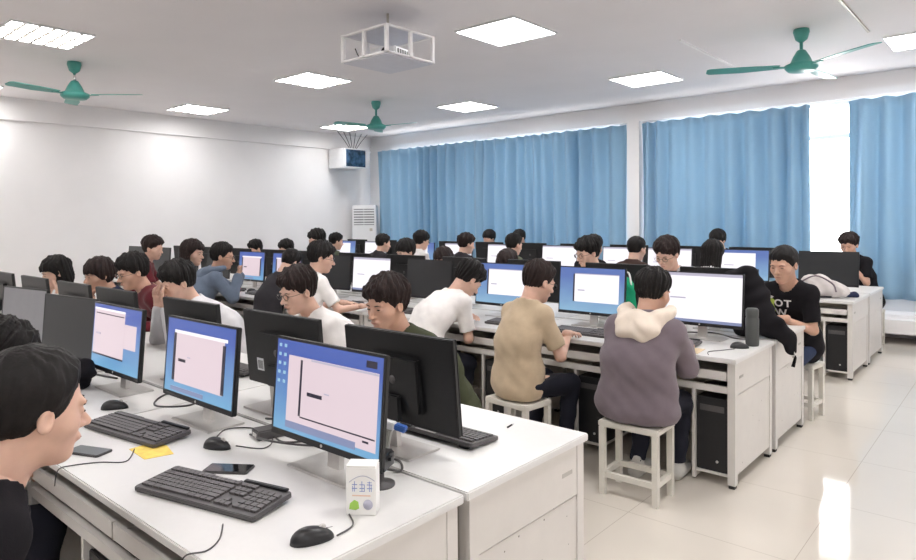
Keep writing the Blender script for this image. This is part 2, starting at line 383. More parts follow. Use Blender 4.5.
def make_desk(d):
    r = empty('computer_desk', (0, 0, 0), 0, 'x', 'desk')
    MB().box((-UW/2+.002, 0, .722), (UW/2-.002, d, .75)).obj('desktop', desk_top_m, r, bev=.004)
    for sx in (-1, 1):
        for y in (.02, d-.065):
            x0 = sx*(UW/2-.012); x1 = x0-sx*.042
            lg = MB().box((min(x0, x1), y, .02), (max(x0, x1), y+.045, .722)).obj('leg', white_metal, r)
            MB().box((min(x0, x1)+.004, y+.004, 0), (max(x0, x1)-.004, y+.041, .02)).obj('foot', rubber, lg)
        x0 = sx*(UW/2-.018); x1 = x0-sx*.012
        sp = MB().box((min(x0, x1), .065, .07), (max(x0, x1), d-.065, .53)).obj('side_panel', perf_metal, r)
        x0 = sx*(UW/2-.014); x1 = x0-sx*.016
        ap = MB().box((min(x0, x1), .066, .536), (max(x0, x1), d-.066, .718)).obj('apron_panel', white_metal, r)
        MB().box((min(x0, x0+sx*.002), .10, .625), (max(x0, x0+sx*.002), .165, .640)).obj('handle_slot', mat('grey slot', (.45, .43, .40), .5), ap)  # slot drawn as a thin strip in a darker tone
    b = MB().box((-UW/2+.055, .02, .545), (UW/2-.055, .045, .582)); b.obj('front_rail', white_metal, r)
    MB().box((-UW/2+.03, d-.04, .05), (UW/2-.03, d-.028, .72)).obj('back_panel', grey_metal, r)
    for s in (0, 1):
        xr = UW/2-.02-s*.8
        xa, xb = (UW/2-.80, UW/2-.06) if s == 0 else (-UW/2+.06, UW/2-.81)
        kt = MB().box((xa, .03, .622), (xb, .42, .634)).obj('keyboard_tray', white_metal, r)
        MB().box((xa, .018, .618), (xb, .03, .668)).obj('tray_front', white_metal, kt)
        MB().box((xr-.24, .02, .02), (xr-.222, .05, .545)).obj('divider_post', white_metal, r)
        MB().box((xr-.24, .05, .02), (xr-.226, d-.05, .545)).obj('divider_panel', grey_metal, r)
        MB().box((xr-.22, .03, .06), (xr-.035, d-.05, .075)).obj('computer_shelf', white_metal, r)
    return r
def make_tower():
    r = empty('computer_tower', (0, 0, 0), 0, 'x', 'computer', 'computer towers under the desks')
    MB().box((-.09, .012, 0), (.09, .44, .43)).obj('case', black_back, r, bev=.004)
    MB().box((-.09, 0, 0), (.09, .012, .43)).obj('front_panel', black_pl, r, bev=.003)
    MB().box((-.07, -.003, .35), (.07, 0, .385)).obj('disc_drive', grey_pl, r)
    MB().lathe([(.008, 0), (.008, .004)], 12, mtx=Matrix.Translation((.03, -.0005, .06)) @ Matrix.Rotation(PI/2, 4, 'X')).obj('power_button', silver, r)
    return r
ROWS = {  # y of the user edge, direction, depth, number of units
 'A1': (.77, 1, .69, 3), 'B1': (2.18, -1, .705, 4), 'A2': (3.82, 1, .75, 6), 'B2': (5.36, -1, .75, 6), 'A3': (7.09, 1, .83, 6), 'B3': (8.79, -1, .83, 6)}
RN = {'A1': 'near side of the front row', 'B1': 'far side of the front row', 'A2': 'near side of the middle row', 'B2': 'far side of the middle row', 'A3': 'near side of the back row', 'B3': 'far side of the back row'}
ORD = ['first', 'second', 'third', 'fourth', 'fifth', 'sixth', 'seventh', 'eighth', 'ninth', 'tenth', 'eleventh', 'twelfth', 'thirteenth']
protos = {}
for k, (y0, s, d, n) in ROWS.items():
    if d not in protos: protos[d] = make_desk(d)
    for i in range(n):
        x = -1.25-UW/2-UW*i
        lb = 'white computer desk, %s from the aisle, %s' % (ORD[i], RN[k].replace(' of the', ' of'))
        put(protos[d], (x, y0, 0), 0 if s > 0 else PI, lb, 'white computer desks in rows')
tower = make_tower()
for k, i, lb in (('A2', 0, 'black computer tower in the desk bay at the aisle end of the middle row'), ('A2', 1, 'black computer tower under the desk right of the man in beige'),
              ('A2', 2, 'black computer tower under the desk left of the man in beige'), ('A2', 3, 'black computer tower under the middle row desk behind the olive shirt'),
              ('A3', 0, 'black computer tower in the desk bay at the aisle end of the back row'), ('A1', 0, 'black computer tower at the aisle end of the front row, under the near desk'),
              ('A1', 1, 'black computer tower under the near desk beside the person in black')):
    put(tower, (-1.25-.02-.128-.8*i, ROWS[k][0]+.035, .075), 0, lb)

# ------------------------------------------------------------------ monitors (local origin on the desk under the panel, screen looks to -y)
T = Matrix.Translation((0, 0, .245)) @ Matrix.Rotation(math.radians(-5), 4, 'X')
def scr(name, x0, z0, x1, z1, m, par, lay=1):
    return MB().box((x0, -.0105-.0006*lay, z0), (x1, -.0105, z1), T).obj(name, m, par)
def make_monitor(kind):
    r = empty('computer_monitor', (0, 0, 0), 0, 'x', 'monitor')
    hw, hh = .277, .165
    MB().box((-hw, -.009, -hh), (hw, .009, hh), T).obj('housing', black_back, r, bev=.003)
    MB().box((-.13, .0095, -.12), (.13, .034, .09), T).obj('back_cover', black_back, r, bev=.012)
    b = MB(); t = .008
    b.box((-hw, -.012, -hh), (hw, -.0092, -hh+.02), T); b.box((-hw, -.012, hh-t), (hw, -.0092, hh), T); b.box((-hw, -.012, -hh+.02), (-hw+t, -.0092, hh-t), T); b.box((hw-t, -.012, -hh+.02), (hw, -.0092, hh-t), T)
    bz = b.obj('bezel', black_pl, r)
    MB().lathe([(.0055, 0), (.0055, .001)], 12, mtx=T @ Matrix.Translation((0, -.012, -hh+.01)) @ Matrix.Rotation(PI/2, 4, 'X')).obj('round_badge', silver, bz)
    MB().lathe([(.016, 0), (.016, .001)], 16, mtx=T @ Matrix.Translation((0, .0355, 0)) @ Matrix.Rotation(PI/2, 4, 'X')).obj('round_badge', grey_pl, r)
    MB().box((-.15, -.055, 0), (.15, .105, .007)).obj('base', silver, r, bev=.003)
    MB().prism([(-.03, .02), (.03, .02), (.03, .04), (-.03, .04)], .007, .13, Matrix.Rotation(math.radians(-4), 4, 'X')).obj('stand_neck', silver, r)
    MB().box((-.045, .03, .10), (.045, .05, .19)).obj('hinge', black_pl, r, bev=.004)
    X, Z0, Z1 = hw-t, -hh+.02, hh-t
    H = Z1-Z0; Wd = 2*X
    fx = lambda u: -X+Wd*u
    fz = lambda v: Z1-H*v
    if kind in ('off', 'grey'):
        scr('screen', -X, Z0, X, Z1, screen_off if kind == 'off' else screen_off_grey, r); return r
    s = scr('screen', -X, Z0, X, Z1, window_w if kind == 'white' else wallpaper_p if kind in ('lit', 'blue') else wallpaper_m, r)
    def q(name, u0, v0, u1, v1, m, lay): scr(name, fx(u0), fz(v1), fx(u1), fz(v0), m, s, lay)
    if kind == 'big':
        q('program_window', .13, .16, .97, .93, window_m, 2); q('window_edge', .255, .19, .275, .80, dark_px, 3); q('window_edge', .275, .80, .96, .815, dark_px, 3)
        q('title_bar', .36, .165, .97, .185, bar_m, 3); q('dark_tab', .86, .05, .95, .12, dark_px, 2); q('text_line', .335, .52, .48, .56, dark_px, 4); q('text_line', .50, .485, .545, .50, bar_m, 4)
        q('taskbar', .13, .88, .80, .955, task_m, 4); q('recycle_mark', .86, .84, .91, .86, dark_px, 4)
        for i in range(2):
            for j in range(5): q('desktop_icon', .02+.055*i, .05+.10*j, .045+.055*i, .085+.10*j, icon_m, 2)
    elif kind == 'mid':
        q('program_window', .15, .19, .86, .86, window_m, 2); q('window_edge', .11, .19, .15, .84, dark_px, 3); q('title_bar', .12, .15, .90, .19, window_w, 3)
        q('window_edge', .84, .23, .88, .85, dark_px, 3); q('text_line', .20, .53, .31, .57, dark_px, 4); q('text_line', .335, .485, .38, .50, bar_m, 4); q('taskbar', .1, .92, .60, .975, task_m, 3)
    elif kind == 'left':
        q('program_window', .02, .06, .68, .80, window_m, 2); q('title_bar', .02, .06, .68, .09, window_w, 3); q('window_edge', .02, .80, .68, .825, dark_px, 3)
        q('side_window', .681, .25, .92, .62, window_m, 2); q('text_line', .08, .46, .18, .49, bar_m, 4); q('window_edge', .06, .14, .66, .155, dark_px, 4)
    elif kind == 'lit':
        q('program_window', .24, .15, .92, .78, window_w, 2); q('window_edge', .215, .15, .24, .78, dark_px, 3); q('text_line', .29, .50, .40, .53, bar_m, 4)
        q('title_bar', .24, .13, .92, .15, bar_m, 3)
    elif kind == 'white':
        q('title_bar', .0, .0, 1, .06, bar_m, 2); q('taskbar', 0, .94, 1, 1, task_m, 2); q('text_line', .12, .50, .32, .53, bar_m, 4)
    elif kind == 'blue':
        q('program_window', .05, .10, .75, .9, window_w, 2); q('text_line', .12, .50, .32, .53, bar_m, 4)
    return r
wallpaper_p = emit_mat('pale blue desktop wallpaper', srgb(92, 118, 185), SC, col2=srgb(140, 182, 214))
MP = {}
def monitor(row, x, kind, label, rz=0, y=None):
    y0, s, d, n = ROWS[row]
    if kind not in MP: MP[kind] = make_monitor(kind)
    yy = y if y is not None else y0+s*.54
    m_ = put(MP[kind], (x, yy, .75), (0 if s > 0 else PI)+rz, label, 'computer monitors on the desks'); m_.scale = (1, 1, 1 if row[1] == '1' else 1.08); return m_
MG = []
def mons(row, lst):
    for i, (x, kind, lb, *rz) in enumerate(lst): MG.append(monitor(row, x, kind, lb, *rz))
mons('A1', [(-1.70, 'big', 'nearest lit monitor with blue desktop and pale window, beside the milk carton'),
 (-2.51, 'mid', 'lit monitor with a framed pale window, second from the aisle in front'),
 (-3.31, 'left', 'lit monitor with two pale windows, third from the aisle in front'),
 (-3.93, 'off', 'switched off black monitor left of the third lit one, fourth on the near side', .12),
 (-4.68, 'grey', 'greyish blank monitor near the left edge of the picture, fifth on the near side', .14)])
o = {0: 'black monitor seen from behind, nearest to the aisle end, front row', 1: 'black monitor with white sticker on its back, before the glasses student in white',
     2: 'black monitor seen from behind in front of the student covering his face', 3: 'black monitor seen from behind in front of the maroon shirt',
     4: 'black monitor seen from behind in front of the student in navy', 5: 'black monitor seen from behind in front of the bob-haired student', 6: 'black monitor seen from behind at the far left edge of the picture'}
mons('B1', [(-1.71, 'off', o[0]), (-2.43, 'off', o[1]), (-3.22, 'off', o[2]), (-4.13, 'off', o[3]), (-4.80, 'off', o[4]), (-5.58, 'off', o[5]), (-6.36, 'off', o[6])])
for k in range(7, 9): pass
mons('A2', [(-1.654, 'white', 'bright white monitor in front of the grey hoodie, middle row aisle end'),
 (-2.47, 'lit', 'lit monitor with pale window between the beige shirt and the grey hoodie'),
 (-3.30, 'lit', 'lit monitor with pale window between the bent white shirt and the beige shirt'),
 (-4.14, 'off', 'dark switched off monitor left of the bent white shirt'),
 (-4.92, 'white', 'bright white monitor above the head of the olive shirt'),
 (-5.55, 'off', 'dark monitor right of the upright student in white', .1),
 (-6.35, 'mid', 'pinkish lit monitor left of the upright student in white'),
 (-7.07, 'mid', 'lit monitor in front of the blue hooded jacket'),
 (-7.85, 'off', 'dark monitor left of the blue hooded jacket'), (-8.65, 'off', 'dark monitor behind the girl with long dark hair, in the middle row'),
 (-9.45, 'off', 'dark monitor third from the wall on the near side of the middle row'), (-10.25, 'off', 'dark monitor nearest the wall on the near side of the middle row')])
mons('B2', [(-1.70-.8*i, 'off', 'black monitor seen from behind, %s from the aisle, far side of middle row' % ORD[i]) for i in range(11)])
mons('A3', [(-1.575, 'off', 'wide black switched off monitor behind the off-white bag, back row aisle end'),
 (-2.42, 'blue', 'lit monitor with a blue right edge beside the long-haired girl'),
 (-3.27, 'white', 'white monitor left of the long-haired girl, third from the aisle in the back row'),
 (-3.88, 'white', 'white monitor behind the brown shirt in the back row'),
 (-4.81, 'white', 'white monitor left of the glasses student with hand on chin'),
 (-5.77, 'white', 'white monitor in front of the grey-collared student in the back row'),
 (-6.62, 'white', 'white monitor in the back row left of the student in black and white'),
 (-7.4, 'blue', 'lit monitor in the back row fifth from the wall'), (-8.5, 'white', 'white monitor in the back row below the air conditioner'),
 (-9.3, 'blue', 'lit monitor in the back row left of the air conditioner'), (-10.1, 'off', 'dark monitor nearest the wall on the near side of the back row')])
mons('B3', [(-1.70-.8*i, 'off', 'black monitor seen from behind, %s from the aisle, far side of back row' % ORD[i]) for i in range(1, 11)])
st = MB().box((.10, .0345, -.09), (.15, .0355, -.035), T)
stk = st.obj('barcode_sticker', frame_m, MG[6]); 
sb = MB()
for k in range(7): sb.box((.106+k*.0055, .0356, -.082), (.109+k*.0055, .0359, -.045), T)
sb.obj('barcode_lines', grey_pl, stk)

# ------------------------------------------------------------------ keyboards and mice
def make_keyboard():
    r = empty('keyboard', (0, 0, 0), 0, 'x', 'keyboard', 'black keyboards on the desks')
    m = Matrix.Rotation(math.radians(4), 4, 'X')
    MB().prism([(-.235, -.078), (.235, -.078), (.24, -.07), (.24, .072), (.232, .08), (-.232, .08), (-.24, .072), (-.24, -.07)], .008, .022, m).obj('case', grey_pl, r, bev=.002)
    b = MB()
    rows = [(.042, [(-.225+.0192*i, .0165) for i in range(15)]), (.018, [(-.225+.0192*i, .0165) for i in range(13)]+[(.0246+0, .0355)]), (-.001, [(-.225, .025)]+[(-.197+.0192*i, .0165) for i in range(12)]+[(.033, .027)]),
            (-.020, [(-.225, .03)]+[(-.192+.0192*i, .0165) for i in range(11)]+[(.019, .041)]), (-.039, [(-.225, .038)]+[(-.184+.0192*i, .0165) for i in range(10)]+[(.008, .052)]), (-.060, [(-.225, .022), (-.2, .022), (-.175, .022), (-.15, .115), (-.032, .022), (-.007, .022), (.018, .018), (.039, .021)])]
    rows[0] = (.046, rows[0][1]); rows[1] = (.020, [(-.225+.0192*i, .0165) for i in range(13)]+[(.0246, .0355)])
    for y, ks in rows:
        for x, w in ks:
            b.box((x, y, .022), (x+w, y+.016, .0285), m)
    for i in range(3):
        for y in (.046, .020, -.001): b.box((.073+i*.0192, y, .022), (.0895+i*.0192, y+.016, .0285), m)
        b.box((.073+i*.0192, -.060, .022), (.0895+i*.0192, -.044, .0285), m)
    b.box((.0922, -.041, .022), (.1087, -.025, .0285), m)
    for i in range(4):
        for j in range(5): b.box((.142+i*.0225, .028-j*.0215, .022), (.161+i*.0225, .045-j*.0215, .0285), m)
    b.obj('keycaps', key_m, r)
    MB().box((-.06, .066, .0225), (.04, .076, .0235), m).obj('label_strip', silver, r)
    MB().box((.06, .068, .0225), (.225, .082, .030), m).obj('rear_clip', black_pl, r, bev=.002)
    for sx in (-1, 1): MB().box((sx*.19-.02, .05, 0), (sx*.19+.02, .068, .013)).obj('foot', black_pl, r)
    MB().box((-.23, -.075, 0), (.23, -.06, .006)).obj('front_foot', rubber, r)
    return r
kb = make_keyboard()
Z = .75
KS = [((-1.815, .975), 14, 'nearest black keyboard with silver label, left of the lone mouse on the near desk'), ((-2.60, 1.09), 8, 'black keyboard lying over the yellow paper on the near desk'),
      ((-3.42, 1.02), 6, 'black keyboard beside the face of the person in black'), ((-1.70, 1.822), 180, 'black keyboard below the nearest black monitor on the far side of the front row'),
      ((-1.80, 4.07), 0, 'black keyboard in front of the bright white monitor of the middle row'), ((-2.35, 4.05), 0, 'black keyboard between the beige shirt and the grey hoodie'),
      ((-2.95, 4.05), 0, 'black keyboard left of the man in beige'), ((-4.1, 4.05), 0, 'black keyboard in front of the dark monitor of the middle row'),
      ((-5.0, 4.05), 0, 'black keyboard below the white monitor behind the olive shirt'), ((-6.35, 4.05), 2, 'black keyboard left of the upright student in white'), ((-7.05, 4.05), 0, 'black keyboard near the red bottle'),
      ((-2.5, 1.88), 178, 'black keyboard in front of the olive shirt'), ((-3.3, 1.9), 180, 'black keyboard in front of the glasses man in white'), ((-5.65, 1.9), 180, 'black keyboard in front of the student in navy'),
      ((-1.65, 5.15), 180, 'black keyboard in front of the printed black T-shirt')]
for (x, y), a, lb in KS: put(kb, (x, y, Z), math.radians(a), lb)
def make_mouse():
    r = empty('mouse', (0, 0, 0), 0, 'x', 'computer mouse', 'black mice on the desks')
    bm = bmesh.new(); bmesh.ops.create_uvsphere(bm, u_segments=24, v_segments=14, radius=1)
    for v in bm.verts:
        x, y, z = v.co; w = 1-.12*y-.10*(1-y*y); v.co = (x*.031*w, y*.056, max(0, z)*.036*(1-.18*y)+.002 if z > 0 else .001)
    me = bpy.data.meshes.new('shell'); bm.to_mesh(me); bm.free(); me.polygons.foreach_set('use_smooth', [True]*len(me.polygons)); me.materials.append(black_pl)
    link('shell', me, r)
    MB().lathe([(.009, -.003), (.010, 0), (.009, .003)], 14, mtx=Matrix.Translation((0, .026, .030)) @ Matrix.Rotation(PI/2, 4, 'Y')).obj('scroll_wheel', silver, r)
    MB().box((-.0008, .03, .0262), (.0008, .052, .0268)).obj('button_gap', glass_black, r)
    return r
ms = make_mouse()
for (x, y), a, lb in [((-1.365, 1.0), -25, 'black mouse alone at the right end of the near desk'), ((-2.19, 1.20), -70, 'black mouse beside the phone, below the second lit monitor'),
      ((-1.35, 4.19), -60, 'black mouse at the aisle end of the middle row'), ((-3.0, 1.17), -40, 'black mouse left of the keyboard on yellow paper'), ((-5.3, 4.15), 0, 'black mouse beside the upright student in white'),
      ((-6.75, 4.15), 0, 'black mouse right of the red bottle')]:
    put(ms, (x, y, Z), math.radians(a), lb)
def cable(pts, label, r=.0024, m=None, n=40):
    pts = [(p[0], p[1], p[2] if len(p) > 2 else Z+r+.0005) for p in pts]
    return tag(MB().tube(bez(pts, n), r, 6).obj('cable', m or grey_pl), label, 'cable')
cable([(-1.335, 1.055), (-1.35, 1.12), (-1.43, 1.17), (-1.50, 1.25), (-1.56, 1.42)], 'thin cable running from the lone mouse behind the milk carton')
cable([(-1.62, .90), (-1.55, .85), (-1.52, .80), (-1.54, .755, Z), (-1.55, .745, .70), (-1.56, .745, .62)], 'thin cable from the nearest keyboard over the desk edge', .002)
cable([(-2.4, 1.0), (-2.3, .93), (-2.36, .87), (-2.40, .80), (-2.40, .757, Z), (-2.40, .745, .70)], 'thin cable from the second keyboard over the desk edge beside the phone', .002)
cable([(-2.15, 1.25), (-2.05, 1.3), (-2.12, 1.38), (-2.28, 1.40), (-2.35, 1.33), (-2.30, 1.26)], 'looped black cable beside the second monitor foot')
cable([(-2.20, 1.45), (-2.1, 1.5), (-2.0, 1.46), (-2.05, 1.38), (-2.17, 1.42), (-2.25, 1.52)], 'tangled black cable behind the small black box', .0035)
cable([(-2.35, 1.5), (-2.2, 1.56), (-2.0, 1.54), (-1.92, 1.44), (-2.05, 1.33, Z+.02), (-2.22, 1.35)], 'black power cable between the second and nearest monitors', .004)
cable([(-3.05, 1.42), (-2.9, 1.5), (-2.78, 1.40), (-2.88, 1.3), (-3.0, 1.36), (-3.1, 1.5)], 'black cable behind the third lit monitor', .004)
cable([(-1.60, 1.40), (-1.68, 1.46), (-1.60, 1.52), (-1.52, 1.46), (-1.57, 1.41, Z+.02)], 'black cable loop behind the nearest monitor', .004)
cable([(-1.42, 3.86), (-1.45, 3.95), (-1.40, 4.05), (-1.36, 4.13)], 'thin cable of the mouse at the aisle end of the middle row')
cable([(-1.95, 4.5), (-1.8, 4.42, Z+.02), (-1.6, 4.46, Z+.03), (-1.45, 4.40, Z+.02), (-1.38, 4.5)], 'tangled cables below the bright white monitor', .005)
cable([(-2.85, 4.2), (-2.6, 4.12), (-2.45, 4.22), (-2.2, 4.18), (-2.05, 4.3)], 'pale cable beside the monitor foot, middle row', .003, silver)
for i, (x, y) in enumerate([(-4.35, 1.35), (-5.0, 1.3), (-4.6, 1.42), (-3.75, 1.42)]):
    cable([(x, y), (x+.15, y+.08), (x+.05, y+.14, Z+.02), (x-.12, y+.1), (x-.05, y-.05), (x+.2, y-.02)], ['loose black cable left of the fourth monitor', 'loose black cable beside the greyish monitor', 'tangled cable between the fourth and fifth monitors', 'black cable behind the third and fourth monitors'][i], .005)

# ------------------------------------------------------------------ small things on the near desk
def phone(x, y, a, label, m):
    r = empty('phone', (x, y, Z), math.radians(a), label, 'phone')
    MB().prism([(-.07, -.036), (.07, -.036), (.076, -.03), (.076, .03), (.07, .036), (-.07, .036), (-.076, .03), (-.076, -.03)], 0, .008).obj('body', grey_pl, r, bev=.002)
    MB().box((-.072, -.032, .0081), (.072, .032, .0086)).obj('screen', m, r)
phone(-1.965, 1.115, 35, 'black phone lying face up above the nearest keyboard', glass_black)
phone(-2.50, .885, 22, 'dark grey phone beside the chin of the person in black', mat('dull dark screen', (.10, .11, .12), .3))
tag(MB().prism([(-.085, -.05), (.06, -.06), (.085, .03), (-.02, .055), (-.09, .03)], 0, .0012).obj('paper_sheet', mat('yellow paper', (.85, .62, .13), .7, var=.15, scale=30), loc=(-2.335, 1.04, Z)), 'yellow paper under the second keyboard', 'paper')
r = empty('adapter_box', (-2.155, 1.39, Z), math.radians(-12), 'small dark power adapter box between the first two lit monitors', 'power adapter')
MB().box((-.035, -.055, 0), (.035, .055, .035)).obj('case', grey_pl, r, bev=.004); MB().box((-.018, -.0565, .008), (.018, -.055, .024)).obj('socket', silver, r)
# milk carton
r = empty('milk_carton', (-1.395, 1.195, Z), math.radians(36), 'small white milk carton with blue lettering and a green leaf mark', 'carton')
r.scale = (1.22, 1.22, 1.28)
cm = mat('white printed carton', (.86, .85, .83), .4, var=.01)
MB().box((-.034, -.022, 0), (.034, .022, .104)).obj('box', cm, r, bev=.002)
MB().box((-.033, -.021, .1041), (.033, .021, .107)).obj('folded_top', cm, r)
blue_i = mat('blue print', (.20, .27, .55), .5); green_i = mat('green print', (.35, .60, .10), .5); grey_i = mat('grey print', (.45, .45, .55), .5); orange_i = mat('faint orange print', (.80, .55, .42), .5)
def on_front(b, pts): return b
f = MB(); 
def strk(b, x0, z0, x1, z1, y=-.0226): b.box((x0, y, z0), (x1, y+.0005, z1))
b = MB()
for gx, pat in ((-.020, 0), (-.003, 1), (.014, 2)):     # three stroke-built characters
    strk(b, gx, .066, gx+.012, .0675); strk(b, gx+.005, .052, gx+.0065, .074); strk(b, gx, .058, gx+.012, .0595)
    if pat == 0: strk(b, gx+.001, .052, gx+.0025, .064)
    if pat == 1: strk(b, gx, .052, gx+.012, .0532); strk(b, gx+.0105, .053, gx+.012, .067)
    if pat == 2: strk(b, gx+.009, .052, gx+.0105, .066); strk(b, gx+.001, .071, gx+.011, .0722)
b.obj('blue_lettering', blue_i, r)
b = MB(); b.tube([(-.026+.058*t, -.0228, .066+.020*math.sin(PI*(t*.75+.1))) for t in [k/14 for k in range(15)]], .0009, 5); b.obj('blue_arc', grey_i, r)
MB().prism([(-.027, .014), (-.012, .012), (-.004, .016), (-.006, .030), (-.015, .034), (-.025, .026)], 0, .0006, Matrix.Translation((0, -.0222, 0)) @ Matrix.Rotation(PI/2, 4, 'X')).obj('green_leaf_mark', green_i, r)
MB().lathe([(.011, 0), (.011, .0006)], 20, mtx=Matrix.Translation((.016, -.0221, .024)) @ Matrix.Rotation(PI/2, 4, 'X')).obj('round_mark', grey_i, r)
b = MB(); strk(b, -.020, .042, .022, .0445); b.obj('orange_line', orange_i, r)
b = MB()
for z in (.04, .048, .056, .064, .072): b.box((-.0346, -.014, z), (-.0340, .012, z+.003))
b.obj('side_print', orange_i, r)
# video adapter on a small stand, plugs
r = empty('video_adapter', (-1.62, 1.46, Z), math.radians(20), 'grey video adapter with blue plug standing behind the nearest monitor', 'adapter')
m = Matrix.Rotation(math.radians(12), 4, 'Y')
MB().box((-.02, -.012, 0), (.02, .012, .13), m).obj('body', mat('grey adapter plastic', (.36, .36, .33), .45), r, bev=.004)
MB().box((-.028, -.014, .13), (.03, .014, .155), m).obj('clip', frame_m, r, bev=.003)
MB().box((.03, -.012, .135), (.07, .012, .155), m).obj('blue_plug', mat('blue plug', (.05, .15, .50), .4), r, bev=.003)
r = empty('black_speaker', (-1.495, 1.35, Z), math.radians(25), 'small black device with connectors standing behind the milk carton', 'device')
b = MB(); b.lathe([(.045, 0), (.045, .006), (.012, .01), (.012, .05)], 20); b.obj('foot', grey_pl, r)
MB().box((-.03, -.045, .05), (.03, .045, .10)).obj('case', black_pl, r, bev=.006)
MB().box((.03, -.01, .08), (.04, .01, .09)).obj('plug', black_pl, r)
r = empty('pen_cap', (-1.52, 2.03, Z), 1.2, 'tiny black and white clip on the far desk beside the keyboard', 'clip')
MB().tube([(0, 0, .004), (.022, 0, .012)], .0035, 8).obj('clip_body', black_pl, r); MB().tube([(.022, 0, .012), (.03, 0, .015)], .003, 8).obj('clip_tip', frame_m, r)

# ------------------------------------------------------------------ stools
def make_stool():
    r = empty('stool', (0, 0, 0), 0, 'x', 'stool', 'cream square-tube stools')
    MB().box((-.175, -.125, .385), (.175, .125, .42)).obj('seat', stool_m, r, bev=.006)
    for sx in (-1, 1):
        for sy in (-1, 1):
            x, y = sx*.155, sy*.105
            MB().box((x-.016, y-.016, 0), (x+.016, y+.016, .385)).obj('leg', stool_m, r)
    for sy in (-1, 1): MB().box((-.139, sy*.105-.012, .10), (.139, sy*.105+.012, .13)).obj('stretcher', stool_m, r)
    for sx in (-1, 1): MB().box((sx*.155-.012, -.089, .10), (sx*.155+.012, .089, .13)).obj('stretcher', stool_m, r)
    return r
stool = make_stool()
STOOLS = []
# ------------------------------------------------------------------ things on the middle and back rows
tag(MB().lathe([(.030, 0), (.033, .01), (.033, .16), (.028, .18), (.02, .185), (.02, .205), (.006, .21)], 20).obj('drink_bottle', mat('red bottle', (.55, .02, .05), .3), loc=(-6.88, 4.06, Z)), 'red drink bottle in front of the blue hooded jacket', 'bottle')
tag(MB().lathe([(.038, 0), (.04, .01), (.04, .17), (.035, .18), (.038, .185), (.038, .225), (.03, .235)], 24).obj('thermos_flask', mat('dark grey flask', (.06, .065, .065), .35), loc=(-1.315, 4.32, Z)), 'dark grey thermos flask beside the bright white monitor', 'flask')
r = empty('paper_stack', (-1.60, 3.93, Z), .1, 'yellowish paper on the desk beside the grey hoodie', 'paper')
MB().box((-.11, -.08, 0), (.11, .08, .002)).obj('sheet', mat('manila paper', (.75, .6, .38), .7), r)
for i, (x, y, a, lb) in enumerate([(-2.15, 4.15, .2, 'white papers left of the grey hoodie'), (-3.75, 4.05, -.1, 'white papers right of the bent white shirt'), (-6.62, 3.98, .1, 'white papers in front of the blue hooded jacket'), (-5.15, 3.93, .3, 'white papers at the hand of the upright student in white'), (-1.53, 7.75, .4, 'white papers on the back row desk beside the white bag')]):
    rr = empty('paper_stack', (x, y, Z), a, lb, 'paper')
    MB().box((-.10, -.14, 0), (.10, .14, .003)).obj('sheet', frame_m, rr); MB().box((-.09, -.13, .0031), (.11, .13, .005), Matrix.Rotation(.15, 4, 'Z')).obj('sheet', frame_m, rr)
for i, (x, y) in enumerate([(-6.45, 4.42), (-6.7, 4.5), (-5.9, 4.45)]):
    cable([(x, y), (x+.1, y-.05, Z+.05), (x+.16, y+.02, Z+.02), (x+.05, y+.06, Z+.06), (x-.1, y+.02)], ['dark cable clutter right of the red bottle', 'cable clutter behind the red bottle', 'cable clutter left of the upright student in white'][i], .006)
# ------------------------------------------------------------------ people: smooth distance fields meshed with surface nets
V3 = lambda *a: np.array(a, dtype=np.float32)
def nrm(v): return v/max(1e-6, float(np.linalg.norm(v)))
def smin(a, b, k): h = np.clip(.5+.5*(b-a)/k, 0, 1); return b*(1-h)+a*h-k*h*(1-h)
def cap(p, a, b, ra, rb, side=None, ratio=1.):
    ba = b-a; pa = p-a; h = np.clip((pa@ba)/max(1e-9, float(ba@ba)), 0, 1); q = pa-h[..., None]*ba
    d2 = (q*q).sum(-1)
    if side is not None: s = q@side; d2 = d2-s*s+(s/ratio)**2
    return np.sqrt(np.maximum(d2, 1e-12))-(ra+(rb-ra)*h)
def ells(p, c, r):
    r = np.asarray(r, np.float32); q = (p-np.asarray(c, np.float32))/r; k = np.sqrt((q*q).sum(-1)+1e-9); q2 = q/r; k2 = np.sqrt((q2*q2).sum(-1)+1e-9)
    return k*(k-1)/k2
def ellm(p, c, r): return ells(p*V3(1, 1, 1), c, r) if False else ells(np.concatenate([np.abs(p[..., :1]), p[..., 1:]], -1), c, r)
